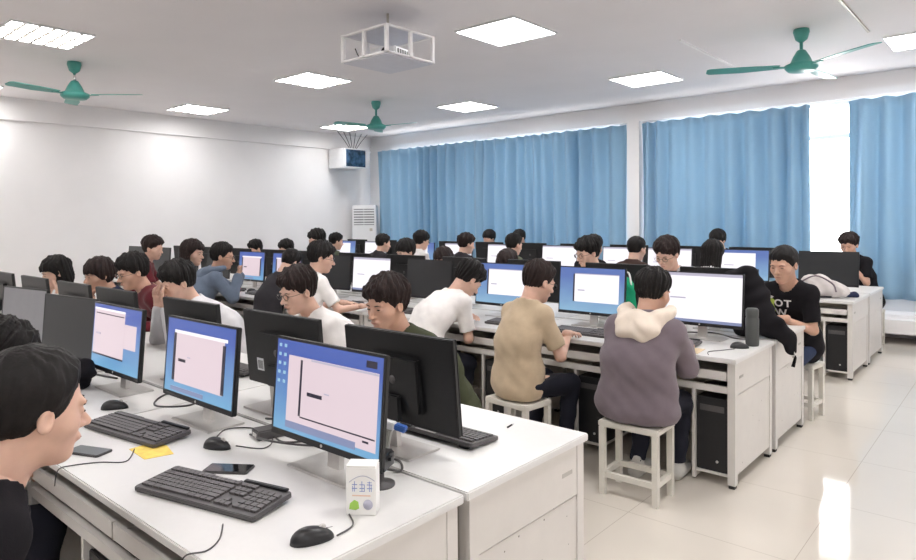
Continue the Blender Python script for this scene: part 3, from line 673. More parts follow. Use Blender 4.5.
def nets(fn, lo, hi, h):
    n = [int(math.ceil((hi[i]-lo[i])/h))+1 for i in range(3)]
    ax = [lo[i]+h*np.arange(n[i], dtype=np.float32) for i in range(3)]
    P = np.stack(np.meshgrid(*ax, indexing='ij'), -1).astype(np.float32)
    D = fn(P); D = np.where(np.abs(D) < 1e-7, 1e-7, D)
    for i in range(3):
        s = [slice(None)]*3; s[i] = 0; D[tuple(s)] = np.maximum(D[tuple(s)], h*.5); s[i] = -1; D[tuple(s)] = np.maximum(D[tuple(s)], h*.5)
    S_ = D < 0; c = np.zeros([k-1 for k in n], np.int8)
    off = [(i, j, k) for i in (0, 1) for j in (0, 1) for k in (0, 1)]
    for i, j, k in off: c += S_[i:n[0]-1+i, j:n[1]-1+j, k:n[2]-1+k]
    A = np.argwhere((c > 0) & (c < 8)); vid = -np.ones(c.shape, np.int64); vid[tuple(A.T)] = np.arange(len(A))
    pos = np.zeros((len(A), 3)); cnt = np.zeros(len(A))
    for a in off:
        for ax_ in range(3):
            if a[ax_]: continue
            b_ = list(a); b_[ax_] = 1
            da = D[tuple((A+a).T)]; db = D[tuple((A+b_).T)]; m = (da < 0) != (db < 0); t = np.where(m, da/np.where(m, da-db, 1), 0)
            q = np.array(a, float)[None]+np.zeros((len(A), 3)); q[:, ax_] += t; pos[m] += q[m]; cnt[m] += 1
    pos = (A+pos/np.maximum(cnt, 1)[:, None])*h+np.array(lo)
    F = []
    for x in range(3):
        y, z = (x+1) % 3, (x+2) % 3
        s0 = [slice(None)]*3; s1 = [slice(None)]*3; s0[x] = slice(0, -1); s1[x] = slice(1, None)
        e = S_[tuple(s0)] != S_[tuple(s1)]; E_ = np.argwhere(e)
        E_ = E_[(E_[:, y] > 0) & (E_[:, z] > 0) & (E_[:, y] < n[y]-1) & (E_[:, z] < n[z]-1)]
        if not len(E_): continue
        q = []
        for dy, dz in ((-1, -1), (0, -1), (0, 0), (-1, 0)): g = E_.copy(); g[:, y] += dy; g[:, z] += dz; q.append(vid[tuple(g.T)])
        q = np.stack(q, 1); fl = ~S_[tuple(E_.T)]; q[fl] = q[fl][:, ::-1]; F.append(q)
    return pos, np.concatenate(F) if F else np.zeros((0, 4), int)
def mesh_obj(name, parts, m, parent, origin):
    vs = []; fs = []; k = 0
    for p, f in parts: vs.append(p-np.array(origin)); fs.append(f+k); k += len(p)
    vs = np.concatenate(vs); fs = np.concatenate(fs)
    me = bpy.data.meshes.new(name); me.from_pydata(vs.tolist(), [], fs.tolist()); me.polygons.foreach_set('use_smooth', [True]*len(me.polygons)); me.materials.append(m)
    return link(name, me, parent)
CLOTH = {}
def cloth(name, r, g, b, **k): return mat(name, srgb(r, g, b), .9, var=.06, scale=18, bump=.25, bscale=260, sheen=.15 if r > 80 else 0, spec=.2, **k)
def seg2(sh, wr, hint, l1, l2):
    d = wr-sh; L = float(np.linalg.norm(d)); mx = (l1+l2)*.985
    if L > mx: wr = sh+d/L*mx; d = wr-sh; L = mx
    L = max(L, abs(l1-l2)+.02); a = (l1*l1-l2*l2+L*L)/(2*L); hh = math.sqrt(max(0, l1*l1-a*a)); u = nrm(d); pr = nrm(hint-u*float(hint@u)); return sh+u*a+pr*hh, wr
def person(label, pel, ang, head, hp=10, hy=0, hr=0, arms=('type', 'type'), shirt='short', shirt_m=None, pants_m=None, skin=None, hair='short', hair_mt=None, glasses=False, lod=1, reach=.42,
           hood=None, seat=True, hs=1.0, female=False, wide=1.0, armz=.80, bow=.05, pz=.535):
    """pel: pelvis xy; ang: facing in degrees; head: centre of the head; hp/hy/hr: head pitch down, yaw to own left, roll"""
    skin = skin or skin_a; hair_mt = hair_mt or hair_m; pants_m = pants_m or cloth('dark trousers', 35, 36, 46)
    a = math.radians(ang); f = V3(math.cos(a), math.sin(a), 0); rg = V3(math.sin(a), -math.cos(a), 0); up = V3(0, 0, 1)
    H = V3(*head); Pv = V3(pel[0], pel[1], pz)
    ya = a+math.radians(hy); hf = V3(math.cos(ya), math.sin(ya), 0); hrg = V3(math.sin(ya), -math.cos(ya), 0); cp, sp_ = math.cos(math.radians(hp)), math.sin(math.radians(hp))
    fy = hf*cp-up*sp_; fz = hf*sp_+up*cp; cr, sr = math.cos(math.radians(hr)), math.sin(math.radians(hr)); fx = hrg*cr+fz*sr; fz = fz*cr-hrg*sr
    RH = np.stack([fx, fy, fz], 0)                     # rows: local axes in world
    def loc(p): return ((p-H)@RH.T)/hs
    def wl(q): return H+(np.asarray(q, np.float32)*hs)@RH
    N = wl((0, -.04, -.10))-up*.042-f*.02
    tr = N-Pv; L = float(np.linalg.norm(tr))
    if L > .56: Pv = Pv+np.array([tr[0], tr[1], 0], np.float32)*(1-.5/L) ; Pv[2] = pz+max(0, min(.06, L-.56))
    td = nrm(N-Pv); back = nrm(np.cross(rg, td)); back = back if float(back@f) < 0 else -back
    Mid = (Pv+N)/2+back*bow; C = N-td*.16+back*.02
    sw = (.125 if female else .145)*wide
    SH = {s: N-td*.068+rg*s*sw-back*.01 for s in (-1, 1)}
    EL = {}; WR = {}; HD = {}; PN = {}
    for s, mode in ((-1, arms[0]), (1, arms[1])):       # -1 own left, 1 own right
        b0 = V3(Pv[0], Pv[1], 0); hint = rg*s*.38-up*.9-f*.25
        if mode == 'type': w = b0+f*reach+rg*s*.13+up*armz; hd = nrm(f-rg*s*.25-up*.12); pn = -up
        elif mode == 'in': w = b0+f*(reach-.02)+rg*s*.05+up*armz; hd = nrm(f*.4-rg*s-up*.05); pn = -up
        elif mode == 'rest': w = b0+f*(reach)+rg*s*.20+up*armz; hd = nrm(f*.9-rg*s*.5-up*.1); pn = -up
        elif mode == 'lap': w = b0+f*.26+rg*s*.10+up*.66; hd = nrm(f-rg*s*.6-up*.2); pn = -up
        elif mode == 'chin': w = wl((s*.05, .10, -.20)); hd = nrm(wl((s*.01, .085, -.10))-w); pn = nrm(-fy); hint = -up+rg*s*.5+f*.2
        elif mode == 'face': w = wl((s*.055, .135, -.115)); hd = nrm(wl((s*.03, .115, .03))-w); pn = nrm(-fy); hint = -up+rg*s*.35+f*.3
        elif mode == 'fold': w = wl((s*.055, .17, -.16)); hd = nrm(wl((-s*.01, .155, -.03))-w); pn = nrm(-rg*s); hint = -up+rg*s*.5+f*.3
        elif mode == 'cheek': w = wl((s*.10, .05, -.16)); hd = nrm(wl((s*.085, .045, -.03))-w); pn = nrm(-fx*s); hint = -up+rg*s*.4+f*.3
        EL[s], WR[s] = seg2(SH[s], w.astype(np.float32), hint, .275, .245); HD[s] = hd; PN[s] = pn
    HP = {s: Pv+rg*s*.085-up*.02 for s in (-1, 1)}
    KN = {s: V3(*(Pv+f*.40+rg*s*.11)[:2], .455) for s in (-1, 1)}
    AN = {s: V3(*(Pv+f*(.30+.06*s)+rg*s*.10)[:2], .09) for s in (-1, 1)}
    r = .9 if female else 1.0
    def torso(p, g=0.):
        d = cap(p, Pv, Mid, .112+g, .098*r+g, rg, 1.42*wide)
        d = smin(d, cap(p, Mid, C, .098*r+g, .108*r+g, rg, 1.38*wide), .06)
        d = smin(d, cap(p, SH[-1], SH[1], .050*r+g*.8, .050*r+g*.8), .06)
        for s in (-1, 1): d = smin(d, cap(p, N-td*.012+rg*s*.035, SH[s]+td*.012, .042+g*.6, .036+g*.6), .04)
        d = smin(d, cap(p, N-td*.06, N+up*.02, .075+g*.6, .052+g*.5), .05)
        return d
    def arm(p, s, g=0., end=1.):
        d = cap(p, SH[s], EL[s], .046*r+g, .038*r+g); e = EL[s]+(WR[s]-EL[s])*end
        return smin(d, cap(p, EL[s], e, .040*r+g, (.040-.013*end)*r+g), .02)
    def leg(p, s, g=0.):
        d = cap(p, HP[s], KN[s], .082+g, .058+g); return smin(d, cap(p, KN[s], AN[s], .056+g, .038+g), .03)
    hb = {0: (.0045, .012, .0095), 1: (.006, .016, .013), 2: (.0085, .024, .018)}[lod]
    org = (float(Pv[0]), float(Pv[1]), 0.)
    def bbox(pts, pad): q = np.array(pts); return q.min(0)-pad, q.max(0)+pad
    # --- head with face and neck
    def headf(P):
        p = loc(P); ax_ = np.concatenate([np.abs(p[..., :1]), p[..., 1:]], -1)
        d = ells(p, (0, -.012, .03), (.075, .094, .090))
        d = smin(d, ells(p, (0, .026, -.035), (.056, .062, .078)), .03)
        d = smin(d, ells(p, (0, .058, -.092), (.024, .024, .020)), .025)
        d = smin(d, ells(ax_, (.040, .045, -.022), (.026, .028, .026)), .02)
        d = smin(d, ells(ax_, (.024, .078, .022), (.026, .010, .008)), .012)
        d = -smin(-d, ells(ax_, (.032, .100, .004), (.019, .016, .012)), .012)
        d = smin(d, ells(ax_, (.031, .076, .003), (.014, .010, .009)), .005)
        d = smin(d, cap(p, V3(0, .083, .006), V3(0, .106, -.028), .0065, .011), .010)
        d = smin(d, ells(ax_, (.011, .092, -.032), (.008, .010, .007)), .006)
        d = smin(d, ells(p, (0, .085, -.058), (.024, .011, .010)), .010)
        e = ells(ax_, (.079, -.006, -.004), (.009, .017, .028)); e = -smin(-e, ells(ax_, (.089, .0, -.002), (.009, .010, .018)), .004)
        d = smin(d, e, .006)
        d = d*hs
        return smin(d, cap(P, wl((0, -.03, -.06)), N-td*.05+up*.0, .056*r, .060*r), .03)
    lo, hi = bbox([wl((x, y, z)) for x in (-.095, .095) for y in (-.115, .125) for z in (-.125, .13)]+[N-td*.04], .012); lo[:2] = np.minimum(lo[:2], N[:2]-.07); hi[:2] = np.maximum(hi[:2], N[:2]+.07)
    parts = [nets(headf, lo, hi, hb[0])]
    # --- hands
    for s in (-1, 1):
        W, hd = WR[s], HD[s]; pn = nrm(PN[s]-hd*float(PN[s]@hd)); sd = nrm(np.cross(hd, pn))
        if float(sd@rg)*s > 0: th = -sd
        else: th = sd
        if arms[0 if s < 0 else 1] in ('chin', 'face', 'cheek', 'fold'): th = nrm(-hrg*s-fy*.4); th = nrm(th-hd*float(th@hd)); sd = nrm(np.cross(hd, pn))
        curl = {'type': 16, 'in': 12, 'rest': 10, 'lap': 20, 'chin': 38, 'face': 14, 'fold': 34, 'cheek': 30}[arms[0 if s < 0 else 1]]
        ds = []
        K0 = W+hd*.085
        prim = [(W-hd*.03, W+hd*.02, .026, .024, None), ]
        wside = np.cross(hd, pn)
        ch = []
        for i, (o_, l_) in enumerate(((-.030, .068), (-.010, .078), (.010, .073), (.029, .056))):
            q = K0+th*(-o_)*1.0; dr = nrm(hd+th*(-o_)*1.5); pnn = pn
            for j, fr in enumerate((.45, .32, .23)):
                cj = math.radians(curl*(.6+.5*j)); dr2 = nrm(dr*math.cos(cj)+pnn*math.sin(cj)); pnn = nrm(pnn*math.cos(cj)-dr*math.sin(cj)); e = q+dr2*l_*fr; ch.append((q, e, .0085-.0008*j, .0080-.0008*j)); q, dr = e, dr2
        t0 = W+hd*.025+th*.022; t1 = t0+nrm(th*.8+hd*.8+pn*.3)*.042; t2 = t1+nrm(th*.25+hd+pn*.35)*.032
        def handf(P):
            d = cap(P, W-hd*.04, W+hd*.015, .026*r, .022, th, 1.2)
            d = smin(d, cap(P, W+hd*.025, W+hd*.078, .0135, .0125, th, 2.6), .015)
            for q, e, r1, r2 in ch: d = smin(d, cap(P, q, e, r1, r2), .004)
            d = smin(d, cap(P, t0-th*.008, t1, .014, .010), .010); return smin(d, cap(P, t1, t2, .010, .0082), .004)
        lo, hi = bbox([W-hd*.05, W+hd*.10, t2]+[c_[1] for c_ in ch], .03)
        parts.append(nets(handf, lo, hi, {0: .0038, 1: .005, 2: .0065}[lod]))
    # --- body core
    def bodyf(P):
        d = torso(P, -.014)
        for s in (-1, 1): d = smin(d, arm(P, s, -.004), .02); d = smin(d, leg(P, s, -.012), .03)
        return d
    lo, hi = bbox([Pv, N, Mid, *SH.values(), *EL.values(), *WR.values(), *KN.values()], .13); hi[2] = N[2]+.05 if max(WR[-1][2], WR[1][2]) < N[2] else hi[2]; lo[2] = .05
    def bodyc(P): return np.maximum(bodyf(P), cap(P, V3(0, 0, 0), V3(0, 0, 0), 0, 0)*0-1)
    parts.append(nets(bodyc, lo, hi, hb[1]))
    root = mesh_obj('person', parts, skin, None, org); root.location = org
    tag(root, label, 'person')
    # --- hair
    tp, sd_, zf = {'short': (.019, .008, .054), 'crew': (.013, .006, .052), 'smooth': (.020, .011, .062), 'fluffy': (.027, .011, .052), 'bowl': (.024, .013, .036), 'bob': (.019, .012, .040), 'long': (.022, .016, .050), 'tied': (.022, .014, .05)}[hair]
    sdn = sum(map(ord, label)) % 97
    def hairf(P):
        p = loc(P); x, y, z = p[..., 0], p[..., 1], p[..., 2]; t = np.clip(z/.085, 0, 1); t = t*t*(3-2*t); th_ = sd_+(tp-sd_)*t
        phi = np.arctan2(x, y+.045); rad = np.sqrt(x*x+(y+.045)**2)
        am = {'fluffy': .0040, 'crew': .001, 'smooth': .0014, 'bowl': .0025}.get(hair, .0034)
        nz = am*(.8*np.sin(130*y+50*x+sdn)*np.clip(z*14, 0, 1)+np.sin(19*phi+5*np.sin(30*rad+sdn)+sdn)+.7*np.sin(41*phi+60*z+sdn*2)+.5*np.sin(90*x+70*y+sdn))
        q = p-V3(0, -.012, .03); dn = np.sqrt((q*q).sum(-1)+1e-9); base = ells(p, (0, -.014, .031), (.0755, .0945, .091))
        fr = .005*np.sin(150*x+sdn)+.003*np.sin(390*x)-.012*(hair == 'fluffy')*np.sin(38*x+sdn)**2
        zc = np.interp(y, [-.13, -.07, -.035, -.012, .012, .035, .060, .075, .12], [-.085, -.080, -.058, -.014, -.012, .012, zf, zf, zf]).astype(np.float32)+np.where(y > .05, fr+ (.018*(np.abs(x)/.06)**2*-1 if hair in('fluffy','bowl') else 0), 0)
        fade = np.clip((z-zc)/(.045 if hair != 'bowl' else .02), .12, 1) if hair in ('short', 'crew', 'fluffy', 'bowl', 'smooth') else 1.
        d = base-(th_+nz)*fade-.002
        if hair in ('short', 'crew', 'fluffy', 'smooth'): d = np.maximum(d, .9*(zc-z)); d = np.maximum(d, -(np.sqrt((np.abs(x)-.088)**2+(y-.002)**2+(z+.012)**2)-.024))
        elif hair == 'bowl': zc = zc-np.where(y < .03, .02, 0); d = np.maximum(d, .9*(zc-z))
        else:
            d = np.maximum(d, .9*(zc-z))
            zl = -.115 if hair == 'bob' else -.33 if hair == 'long' else -.10
            e = ells(p, (0, -.034, -.02), (.091, .084, .13 if hair != 'long' else .34))-nz*1.2
            e = np.maximum(e, z-.06); e = np.maximum(e, zl+.012*np.sin(60*x+80*y)-z); e = np.maximum(e, y-(.028 if hair == 'bob' else .01)-.25*np.clip(z, 0, .1)); d = smin(d, e, .012)
            if hair == 'tied': d = np.maximum(base-.02-nz, .9*(zc-.02-z)); d = smin(d, ells(p, (0, -.13, .0), (.028, .04, .035)), .02)
        return d*hs*.85
    zb = {'long': -.36, 'bob': -.16}.get(hair, -.12)
    lo, hi = bbox([wl((x, y, z)) for x in (-.125, .125) for y in (-.15 if hair != 'tied' else -.18, .14) for z in (zb, .175)], .004)
    mesh_obj('hair', [nets(hairf, lo, hi, hb[0]*1.05)], hair_mt, root, org)
    # --- face details (small parts in the head frame)
    HM = Matrix(((*fx, 0), (*fy, 0), (*fz, 0), (0, 0, 0, 1))).transposed(); HM = Matrix.Translation(Vector(H)-Vector(org)) @ HM @ Matrix.Scale(hs, 4)
    if lod < 2:
        for s in (-1, 1):
            MB().ell((s*.031, .0835, .002), (.0105, .0045, .0032), 10, 6, HM).obj('eye', eye_m, root)
            MB().tube([(s*.016, .0885, .0185), (s*.032, .0875, .0225), (s*.046, .0785, .0185)], .0024, 5).obj('eyebrow', brow_m, root).data.transform(HM)
        MB().ell((0, .0920, -.0585), (.018, .0045, .0036), 12, 6, HM).obj('mouth', lip_m, root)
    if glasses:
        g = MB()
        for s in (-1, 1):
            g.tube([(s*.033+.021*math.cos(t), .099-.10*abs(.021*math.cos(t)+s*0)*.3, .002+.016*math.sin(t)) for t in [2*PI*k/16 for k in range(17)]], .0016, 5)
            g.tube([(s*.054, .096, .006), (s*.076, .07, .006), (s*.082, .0, .006)], .0014, 5)
        g.tube([(-.012, .099, .006), (.012, .099, .006)], .0016, 5)
        o = g.obj('glasses', mat('thin glasses frame', (.05, .045, .045), .3), root); o.data.transform(HM)
        for s in (-1, 1):
            o2 = MB().lathe([(.020, 0), (.020, .001)], 16, mtx=Matrix.Translation((s*.033, .0985, .002)) @ Matrix.Rotation(PI/2, 4, 'X') @ Matrix.Scale(.78, 4, (0, 1, 0))).obj('lens', glass_m, o); o2.data.transform(HM)
    # --- shirt
    thick = {'short': .010, 'long': .012, 'hoodie': .022, 'jacket': .020}[shirt]; en = .0 if shirt == 'short' else .97
    ph_ = sdn*.7
    def folds(P):
        u = (P-Pv)@rg; v = (P-Pv)@td; w = (P-Pv)@f
        low = np.clip(1.15-v*2.2, .25, 1)
        return (.0030*np.sin(30*v+14*np.abs(u)+3*np.sin(9*u+ph_)+ph_)*low+.0028*np.sin(38*u-16*v+2.5*np.sin(12*w+ph_)+ph_*2)*low+.0012*np.sin(60*v+52*u+ph_))*(1.25 if shirt in ('hoodie', 'jacket') else 1)
    def shirtf(P):
        d = torso(P, thick+.006)
        d = smin(d, cap(P, Pv-up*.04-f*0, Pv+td*.08, .128+thick, .112+thick, rg, 1.42*wide), .05)
        for s in (-1, 1):
            if shirt == 'short':
                e = SH[s]+(EL[s]-SH[s])*.78; a_ = cap(P, SH[s], e, .046*r+thick, .050*r+thick)
                ud = nrm(EL[s]-SH[s]); a_ = np.maximum(a_, (P-e)@ud)
            else: a_ = arm(P, s, thick, en)
            d = smin(d, a_, .025)
        d = d-folds(P)
        d = np.maximum(d, .43-P[..., 2])
        nk = cap(P, N-td*.02+f*.015, N+up*.12+f*.03, .058 if shirt != 'short' else .066, .085)
        return -smin(-d, nk, .012)
    pts = [Pv, N, Mid, *SH.values(), *EL.values()]+(list(WR.values()) if shirt != 'short' else [])
    lo, hi = bbox(pts, .17+thick); lo[2] = .41; hi[2] = max([q[2] for q in pts])+.07+thick
    sh = mesh_obj({'hoodie': 'hooded_top', 'jacket': 'jacket'}.get(shirt, 'shirt'), [nets(shirtf, lo, hi, hb[2])], shirt_m, root, org)
    if hood is not None:
        def hoodf(P):
            d = None; pt = []
            for k in range(11):
                t = -2.0+4.0*k/10; pt.append(N+rg*math.sin(t)*.132-f*(math.cos(t)*.108-.03)+up*(.030-.035*math.cos(t)))
            for k in range(10):
                w0 = .026+.022*max(0, math.cos(-2.0+4.0*k/10)); w1 = .026+.022*max(0, math.cos(-2.0+4.0*(k+1)/10)); c_ = cap(P, pt[k], pt[k+1], w0, w1); d = c_ if d is None else smin(d, c_, .03)
            d = smin(d, cap(P, N-f*.115-up*.03-rg*.05, N-f*.115-up*.03+rg*.05, .055, .055), .04)
            d = smin(d, ells(P, N-f*.125-up*.060, (.125, .045, .055)), .05)
            u = (P-N)@rg; v = P[..., 2]; d = d-.006*np.sin(62*v+34*np.abs(u)+2*np.sin(20*u))-.003*np.sin(50*u+20*v)
            return np.maximum(d, -(cap(P, N-up*.05+f*.02, N+up*.15+f*.04, .056, .070)))
        lo, hi = bbox([N], .25); mesh_obj('hood', [nets(hoodf, lo, hi, hb[2]*.85)], hood, root, org)
    # --- trousers and shoes
    def pantf(P):
        d = smin(leg(P, -1, .008), leg(P, 1, .008), .02)
        d = smin(d, cap(P, Pv-rg*.03-up*.012, Pv+rg*.03-up*.012, .105, .105, rg, 1.25), .05)-.003*np.sin(50*P[..., 2]+30*P[..., 0])
        d = np.maximum(d, .424-P[..., 2]-np.clip(((P-Pv)@f-.17)*9, 0, 9)); return np.maximum(np.maximum(d, .10-P[..., 2]), P[..., 2]-(Pv[2]+.01))
    lo, hi = bbox([Pv, *KN.values(), *AN.values()], .17); lo[2] = .085; hi[2] = Pv[2]+.04
    mesh_obj('trousers', [nets(pantf, lo, hi, hb[1])], pants_m, root, org)
    for s in (-1, 1):
        A = AN[s]; a0 = V3(A[0], A[1], .045)-f*.03; a1 = V3(A[0], A[1], .035)+f*.15
        def shoef(P):
            d = cap(P, a0, a1, .044, .035); d = smin(d, cap(P, V3(A[0], A[1], .06), V3(A[0], A[1], .11), .042, .040), .02); return np.maximum(d, .002-P[..., 2])
        lo, hi = bbox([a0, a1, A+up*.04], .06); lo[2] = -.01
        mesh_obj('shoe', [nets(shoef, lo, hi, .010 if lod < 2 else .016)], cloth('dark shoe', 40, 38, 40) if sdn % 2 else cloth('pale shoe', 190, 188, 184), root, org)
    if seat:
        STOOLS.append(((Pv[0]-f[0]*.0, Pv[1]-f[1]*.0), ang, label))
    return root, dict(Pv=Pv, N=N, H=H, f=f, rg=rg, td=td, org=org, SH=SH, EL=EL)
c_black = cloth('black cotton', 26, 24, 28); c_white = cloth('white cotton', 236, 232, 230); c_beige = cloth('beige cotton', 190, 170, 144); c_grey = cloth('taupe grey fleece', 116, 105, 112)
c_cream = cloth('cream fleece', 226, 212, 198); c_olive = cloth('dark olive cotton', 66, 70, 52); c_maroon = cloth('maroon cotton', 96, 32, 40); c_navy = cloth('navy cotton', 42, 48, 72)
c_blueg = cloth('blue grey fleece', 104, 116, 134); c_pale = cloth('pale grey fleece', 205, 203, 206); c_dk = cloth('charcoal cotton', 52, 50, 54); c_brown = cloth('dark brown cotton', 70, 54, 50); c_green = cloth('grey green cotton', 88, 92, 74)
c_jean = cloth('dark blue jeans', 48, 58, 84)
PP = []
def P(*a, **k): t_ = person(*a, **k); PP.append(t_); return t_
# front row, near side
P('person in black T-shirt at the left edge in profile, closest to the camera', (-1.80, .18), 82, (-1.672, .483, 1.138), hp=8, hy=10, arms=('lap', 'lap'), shirt_m=c_black, lod=0, skin=skin_a, hair='smooth', reach=.35, hs=1.05)
P('dark-haired person at the left edge, bent over behind the closest head', (-2.85, .42), 88, (-2.82, .70, 1.06), hp=32, arms=('lap', 'lap'), shirt_m=c_black, lod=1, hair='fluffy', hs=1.08)
# front row, far side (facing the camera side)
P('student in dark olive T-shirt looking down behind the nearest black monitor', (-2.36, 2.66), 266, (-2.42, 2.24, 1.135), hp=10, hy=6, shirt_m=c_olive, lod=0, skin=skin_b, hair='fluffy', hair_mt=hair_b, hs=1.09, wide=1.15)
P('student with glasses in white T-shirt looking down left, front row', (-3.12, 2.72), 262, (-3.22, 2.28, 1.145), hp=14, hy=6, shirt_m=c_white, lod=0, hair='fluffy', hair_mt=hair_b, glasses=True, hs=1.06)
P('student in pale grey top covering the eyes with both hands', (-4.05, 2.50), 262, (-4.22, 2.05, 1.155), hp=18, hy=6, arms=('face', 'face'), shirt='long', shirt_m=c_pale, lod=0, hair='fluffy', hs=1.06)
P('student with glasses in maroon top looking down, front row', (-5.02, 2.62), 262, (-5.14, 2.15, 1.175), hp=14, hy=10, shirt='long', shirt_m=c_maroon, lod=1, hair='fluffy', glasses=True, hs=1.07, skin=skin_b)
P('student in navy top resting the face on a hand', (-5.72, 2.60), 258, (-5.80, 2.16, 1.125), hp=10, hy=14, arms=('chin', 'cheek'), shirt='long', shirt_m=c_navy, lod=1, hair='tied', hair_mt=hair_b, hs=1.1, skin=skin_b, female=True)
P('bob-haired student in white resting the chin on a hand near the left edge', (-6.45, 2.50), 256, (-6.55, 2.08, 1.115), hp=16, hy=8, arms=('cheek', 'chin'), shirt='long', shirt_m=c_white, lod=1, hair='bob', hs=1.12, female=True)
# middle row, near side (seen from behind)
P('student from behind in grey hooded top with cream hood on a cream stool', (-1.67, 3.44), 92, (-1.62, 3.56, 1.13), hp=14, hy=-12, arms=('type', 'type'), shirt='hoodie', shirt_m=c_grey, hood=c_cream, lod=0, hair='short', hs=1.06, wide=1.1, skin=skin_b, armz=.79)
P('student from behind in beige T-shirt with glasses on a cream stool', (-2.46, 3.40), 84, (-2.40, 3.56, 1.145), hp=18, hy=-18, arms=('type', 'type'), shirt_m=c_beige, lod=0, hair='short', hair_mt=hair_b, glasses=True, hs=1.06, wide=.93, reach=.36)
P('student in white T-shirt bent low over the middle row desk', (-3.46, 3.40), 80, (-3.30, 3.92, 1.085), hp=42, hy=-12, arms=('in', 'in'), shirt_m=c_white, lod=0, hair='fluffy', hs=1.1, reach=.5, wide=1.05)
P('student in white T-shirt sitting upright with glasses, left of the dark monitor', (-4.72, 3.46), 80, (-4.72, 3.60, 1.225), hp=12, hy=-30, arms=('type', 'rest'), shirt_m=c_white, lod=1, hair='fluffy', glasses=True, hs=1.08)
P('dark-haired student partly hidden behind the upright student in white', (-5.55, 3.55), 88, (-5.55, 3.86, 1.14), hp=30, shirt_m=c_dk, lod=2, hair='short', hs=1.0)
P('student in blue grey hooded jacket with glasses, hands clasped at the mouth', (-6.62, 3.42), 66, (-6.50, 3.66, 1.18), hp=8, hy=-18, arms=('fold', 'fold'), shirt='hoodie', shirt_m=c_blueg, hood=c_blueg, lod=1, hair='short', glasses=True, hs=1.14, skin=skin_b)
P('girl with long dark hair left of the blue grey hooded jacket', (-7.12, 3.42), 60, (-7.03, 3.60, 1.205), hp=8, hy=-25, shirt='long', shirt_m=c_dk, lod=1, hair='long', hair_mt=hair_b, hs=1.14, female=True)
P('dark-haired student in the middle row behind the maroon shirt', (-8.1, 3.44), 60, (-8.05, 3.62, 1.235), hp=8, hy=-25, shirt_m=c_maroon, lod=2, hair='fluffy', hair_mt=hair_b, hs=1.14)
# middle row, far side (facing the camera side)
NOT, NI = P('student in black T-shirt with white letters sitting behind the desk end', (-1.40, 5.70), 262, (-1.40, 5.34, 1.19), hp=12, hy=-4, arms=('in', 'rest'), shirt_m=c_black, lod=0, hair='crew', hs=1.12, wide=1.02, skin=skin_b, reach=.40, pants_m=c_jean)
P('student with glasses and dark wavy hair behind the grey hooded student', (-2.35, 5.86), 262, (-2.38, 5.50, 1.235), hp=22, hy=4, shirt_m=c_pale, lod=1, hair='fluffy', hair_mt=hair_b, glasses=True, hs=1.12)
P('student with glasses resting the chin on a hand, behind the middle row', (-3.12, 5.86), 262, (-3.16, 5.50, 1.225), hp=14, hy=-14, arms=('chin', 'type'), shirt='long', shirt_m=c_black, lod=1, hair='fluffy', glasses=True, hs=1.12)
P('student whose brown hair top shows above the monitor left of the beige shirt', (-4.1, 5.86), 268, (-4.11, 5.52, 1.09), hp=30, shirt_m=c_brown, lod=2, hair='bowl', hair_mt=hair_b, hs=1.1)
P('student with brown hair peeking low over the monitors, middle row', (-5.0, 5.86), 268, (-5.02, 5.52, 1.10), hp=14, shirt_m=c_dk, lod=2, hair='tied', hair_mt=hair_b, hs=1.1, female=True)
P('student with bowl-cut fringe behind the white monitor, middle row', (-5.62, 5.86), 268, (-5.62, 5.52, 1.175), hp=18, hy=-8, shirt_m=c_dk, lod=1, hair='bowl', hs=1.14)
P('student with tufted hair behind the upright student in white', (-7.3, 5.86), 268, (-7.34, 5.52, 1.285), hp=14, shirt_m=c_dk, lod=2, hair='fluffy', hs=1.14)
P('student whose dark hair shows above the monitor right of the blue jacket', (-8.1, 5.86), 268, (-8.10, 5.55, 1.145), hp=24, shirt_m=c_dk, lod=2, hair='short', hs=1.1)
P('student whose dark hair shows above the monitor in front of the blue jacket', (-8.9, 5.86), 268, (-8.90, 5.55, 1.13), hp=26, shirt_m=c_dk, lod=2, hair='short', hs=1.1)
# back row, near side
for (x, y, z, lb, sm, hr_, kw) in [(-8.75, 6.98, 1.20, 'dark-haired student in charcoal in front of the air conditioner, back row', c_green, 'short', dict(hy=-25)),
    (-7.62, 7.0, 1.19, 'student in dark top in front of the far left curtain', c_dk, 'short', dict(hy=-20)),
    (-6.75, 6.96, 1.245, 'student in black with a white collar in the back row', c_white, 'bowl', dict(hy=-15)),
    (-5.88, 6.95, 1.21, 'student with dark red-brown hair in charcoal, fifth from the aisle in the back row', c_dk, 'fluffy', dict(hy=-25, hair_mt=hair_b)),
    (-5.07, 6.95, 1.215, 'student with a grey green collar left of a white monitor, back row', c_green, 'short', dict(hy=-15)),
    (-3.90, 6.95, 1.21, 'dark-haired person in black right behind the chin-resting student', c_black, 'short', dict()),
    (-3.36, 6.95, 1.20, 'student from behind in dark brown top in front of the white pillar', c_brown, 'crew', dict(hy=-15)),
    (-2.50, 6.93, 1.165, 'girl with long straight dark hair in white, seen from behind', c_white, 'long', dict(hp=10, female=True, lod=1))]:
    kw = dict(dict(hp=10, lod=2, hs=1.12), **kw)
    P(lb, (x-.02, y-.16), 88, (x, y, z), shirt='long', shirt_m=sm, hair=hr_, **kw)
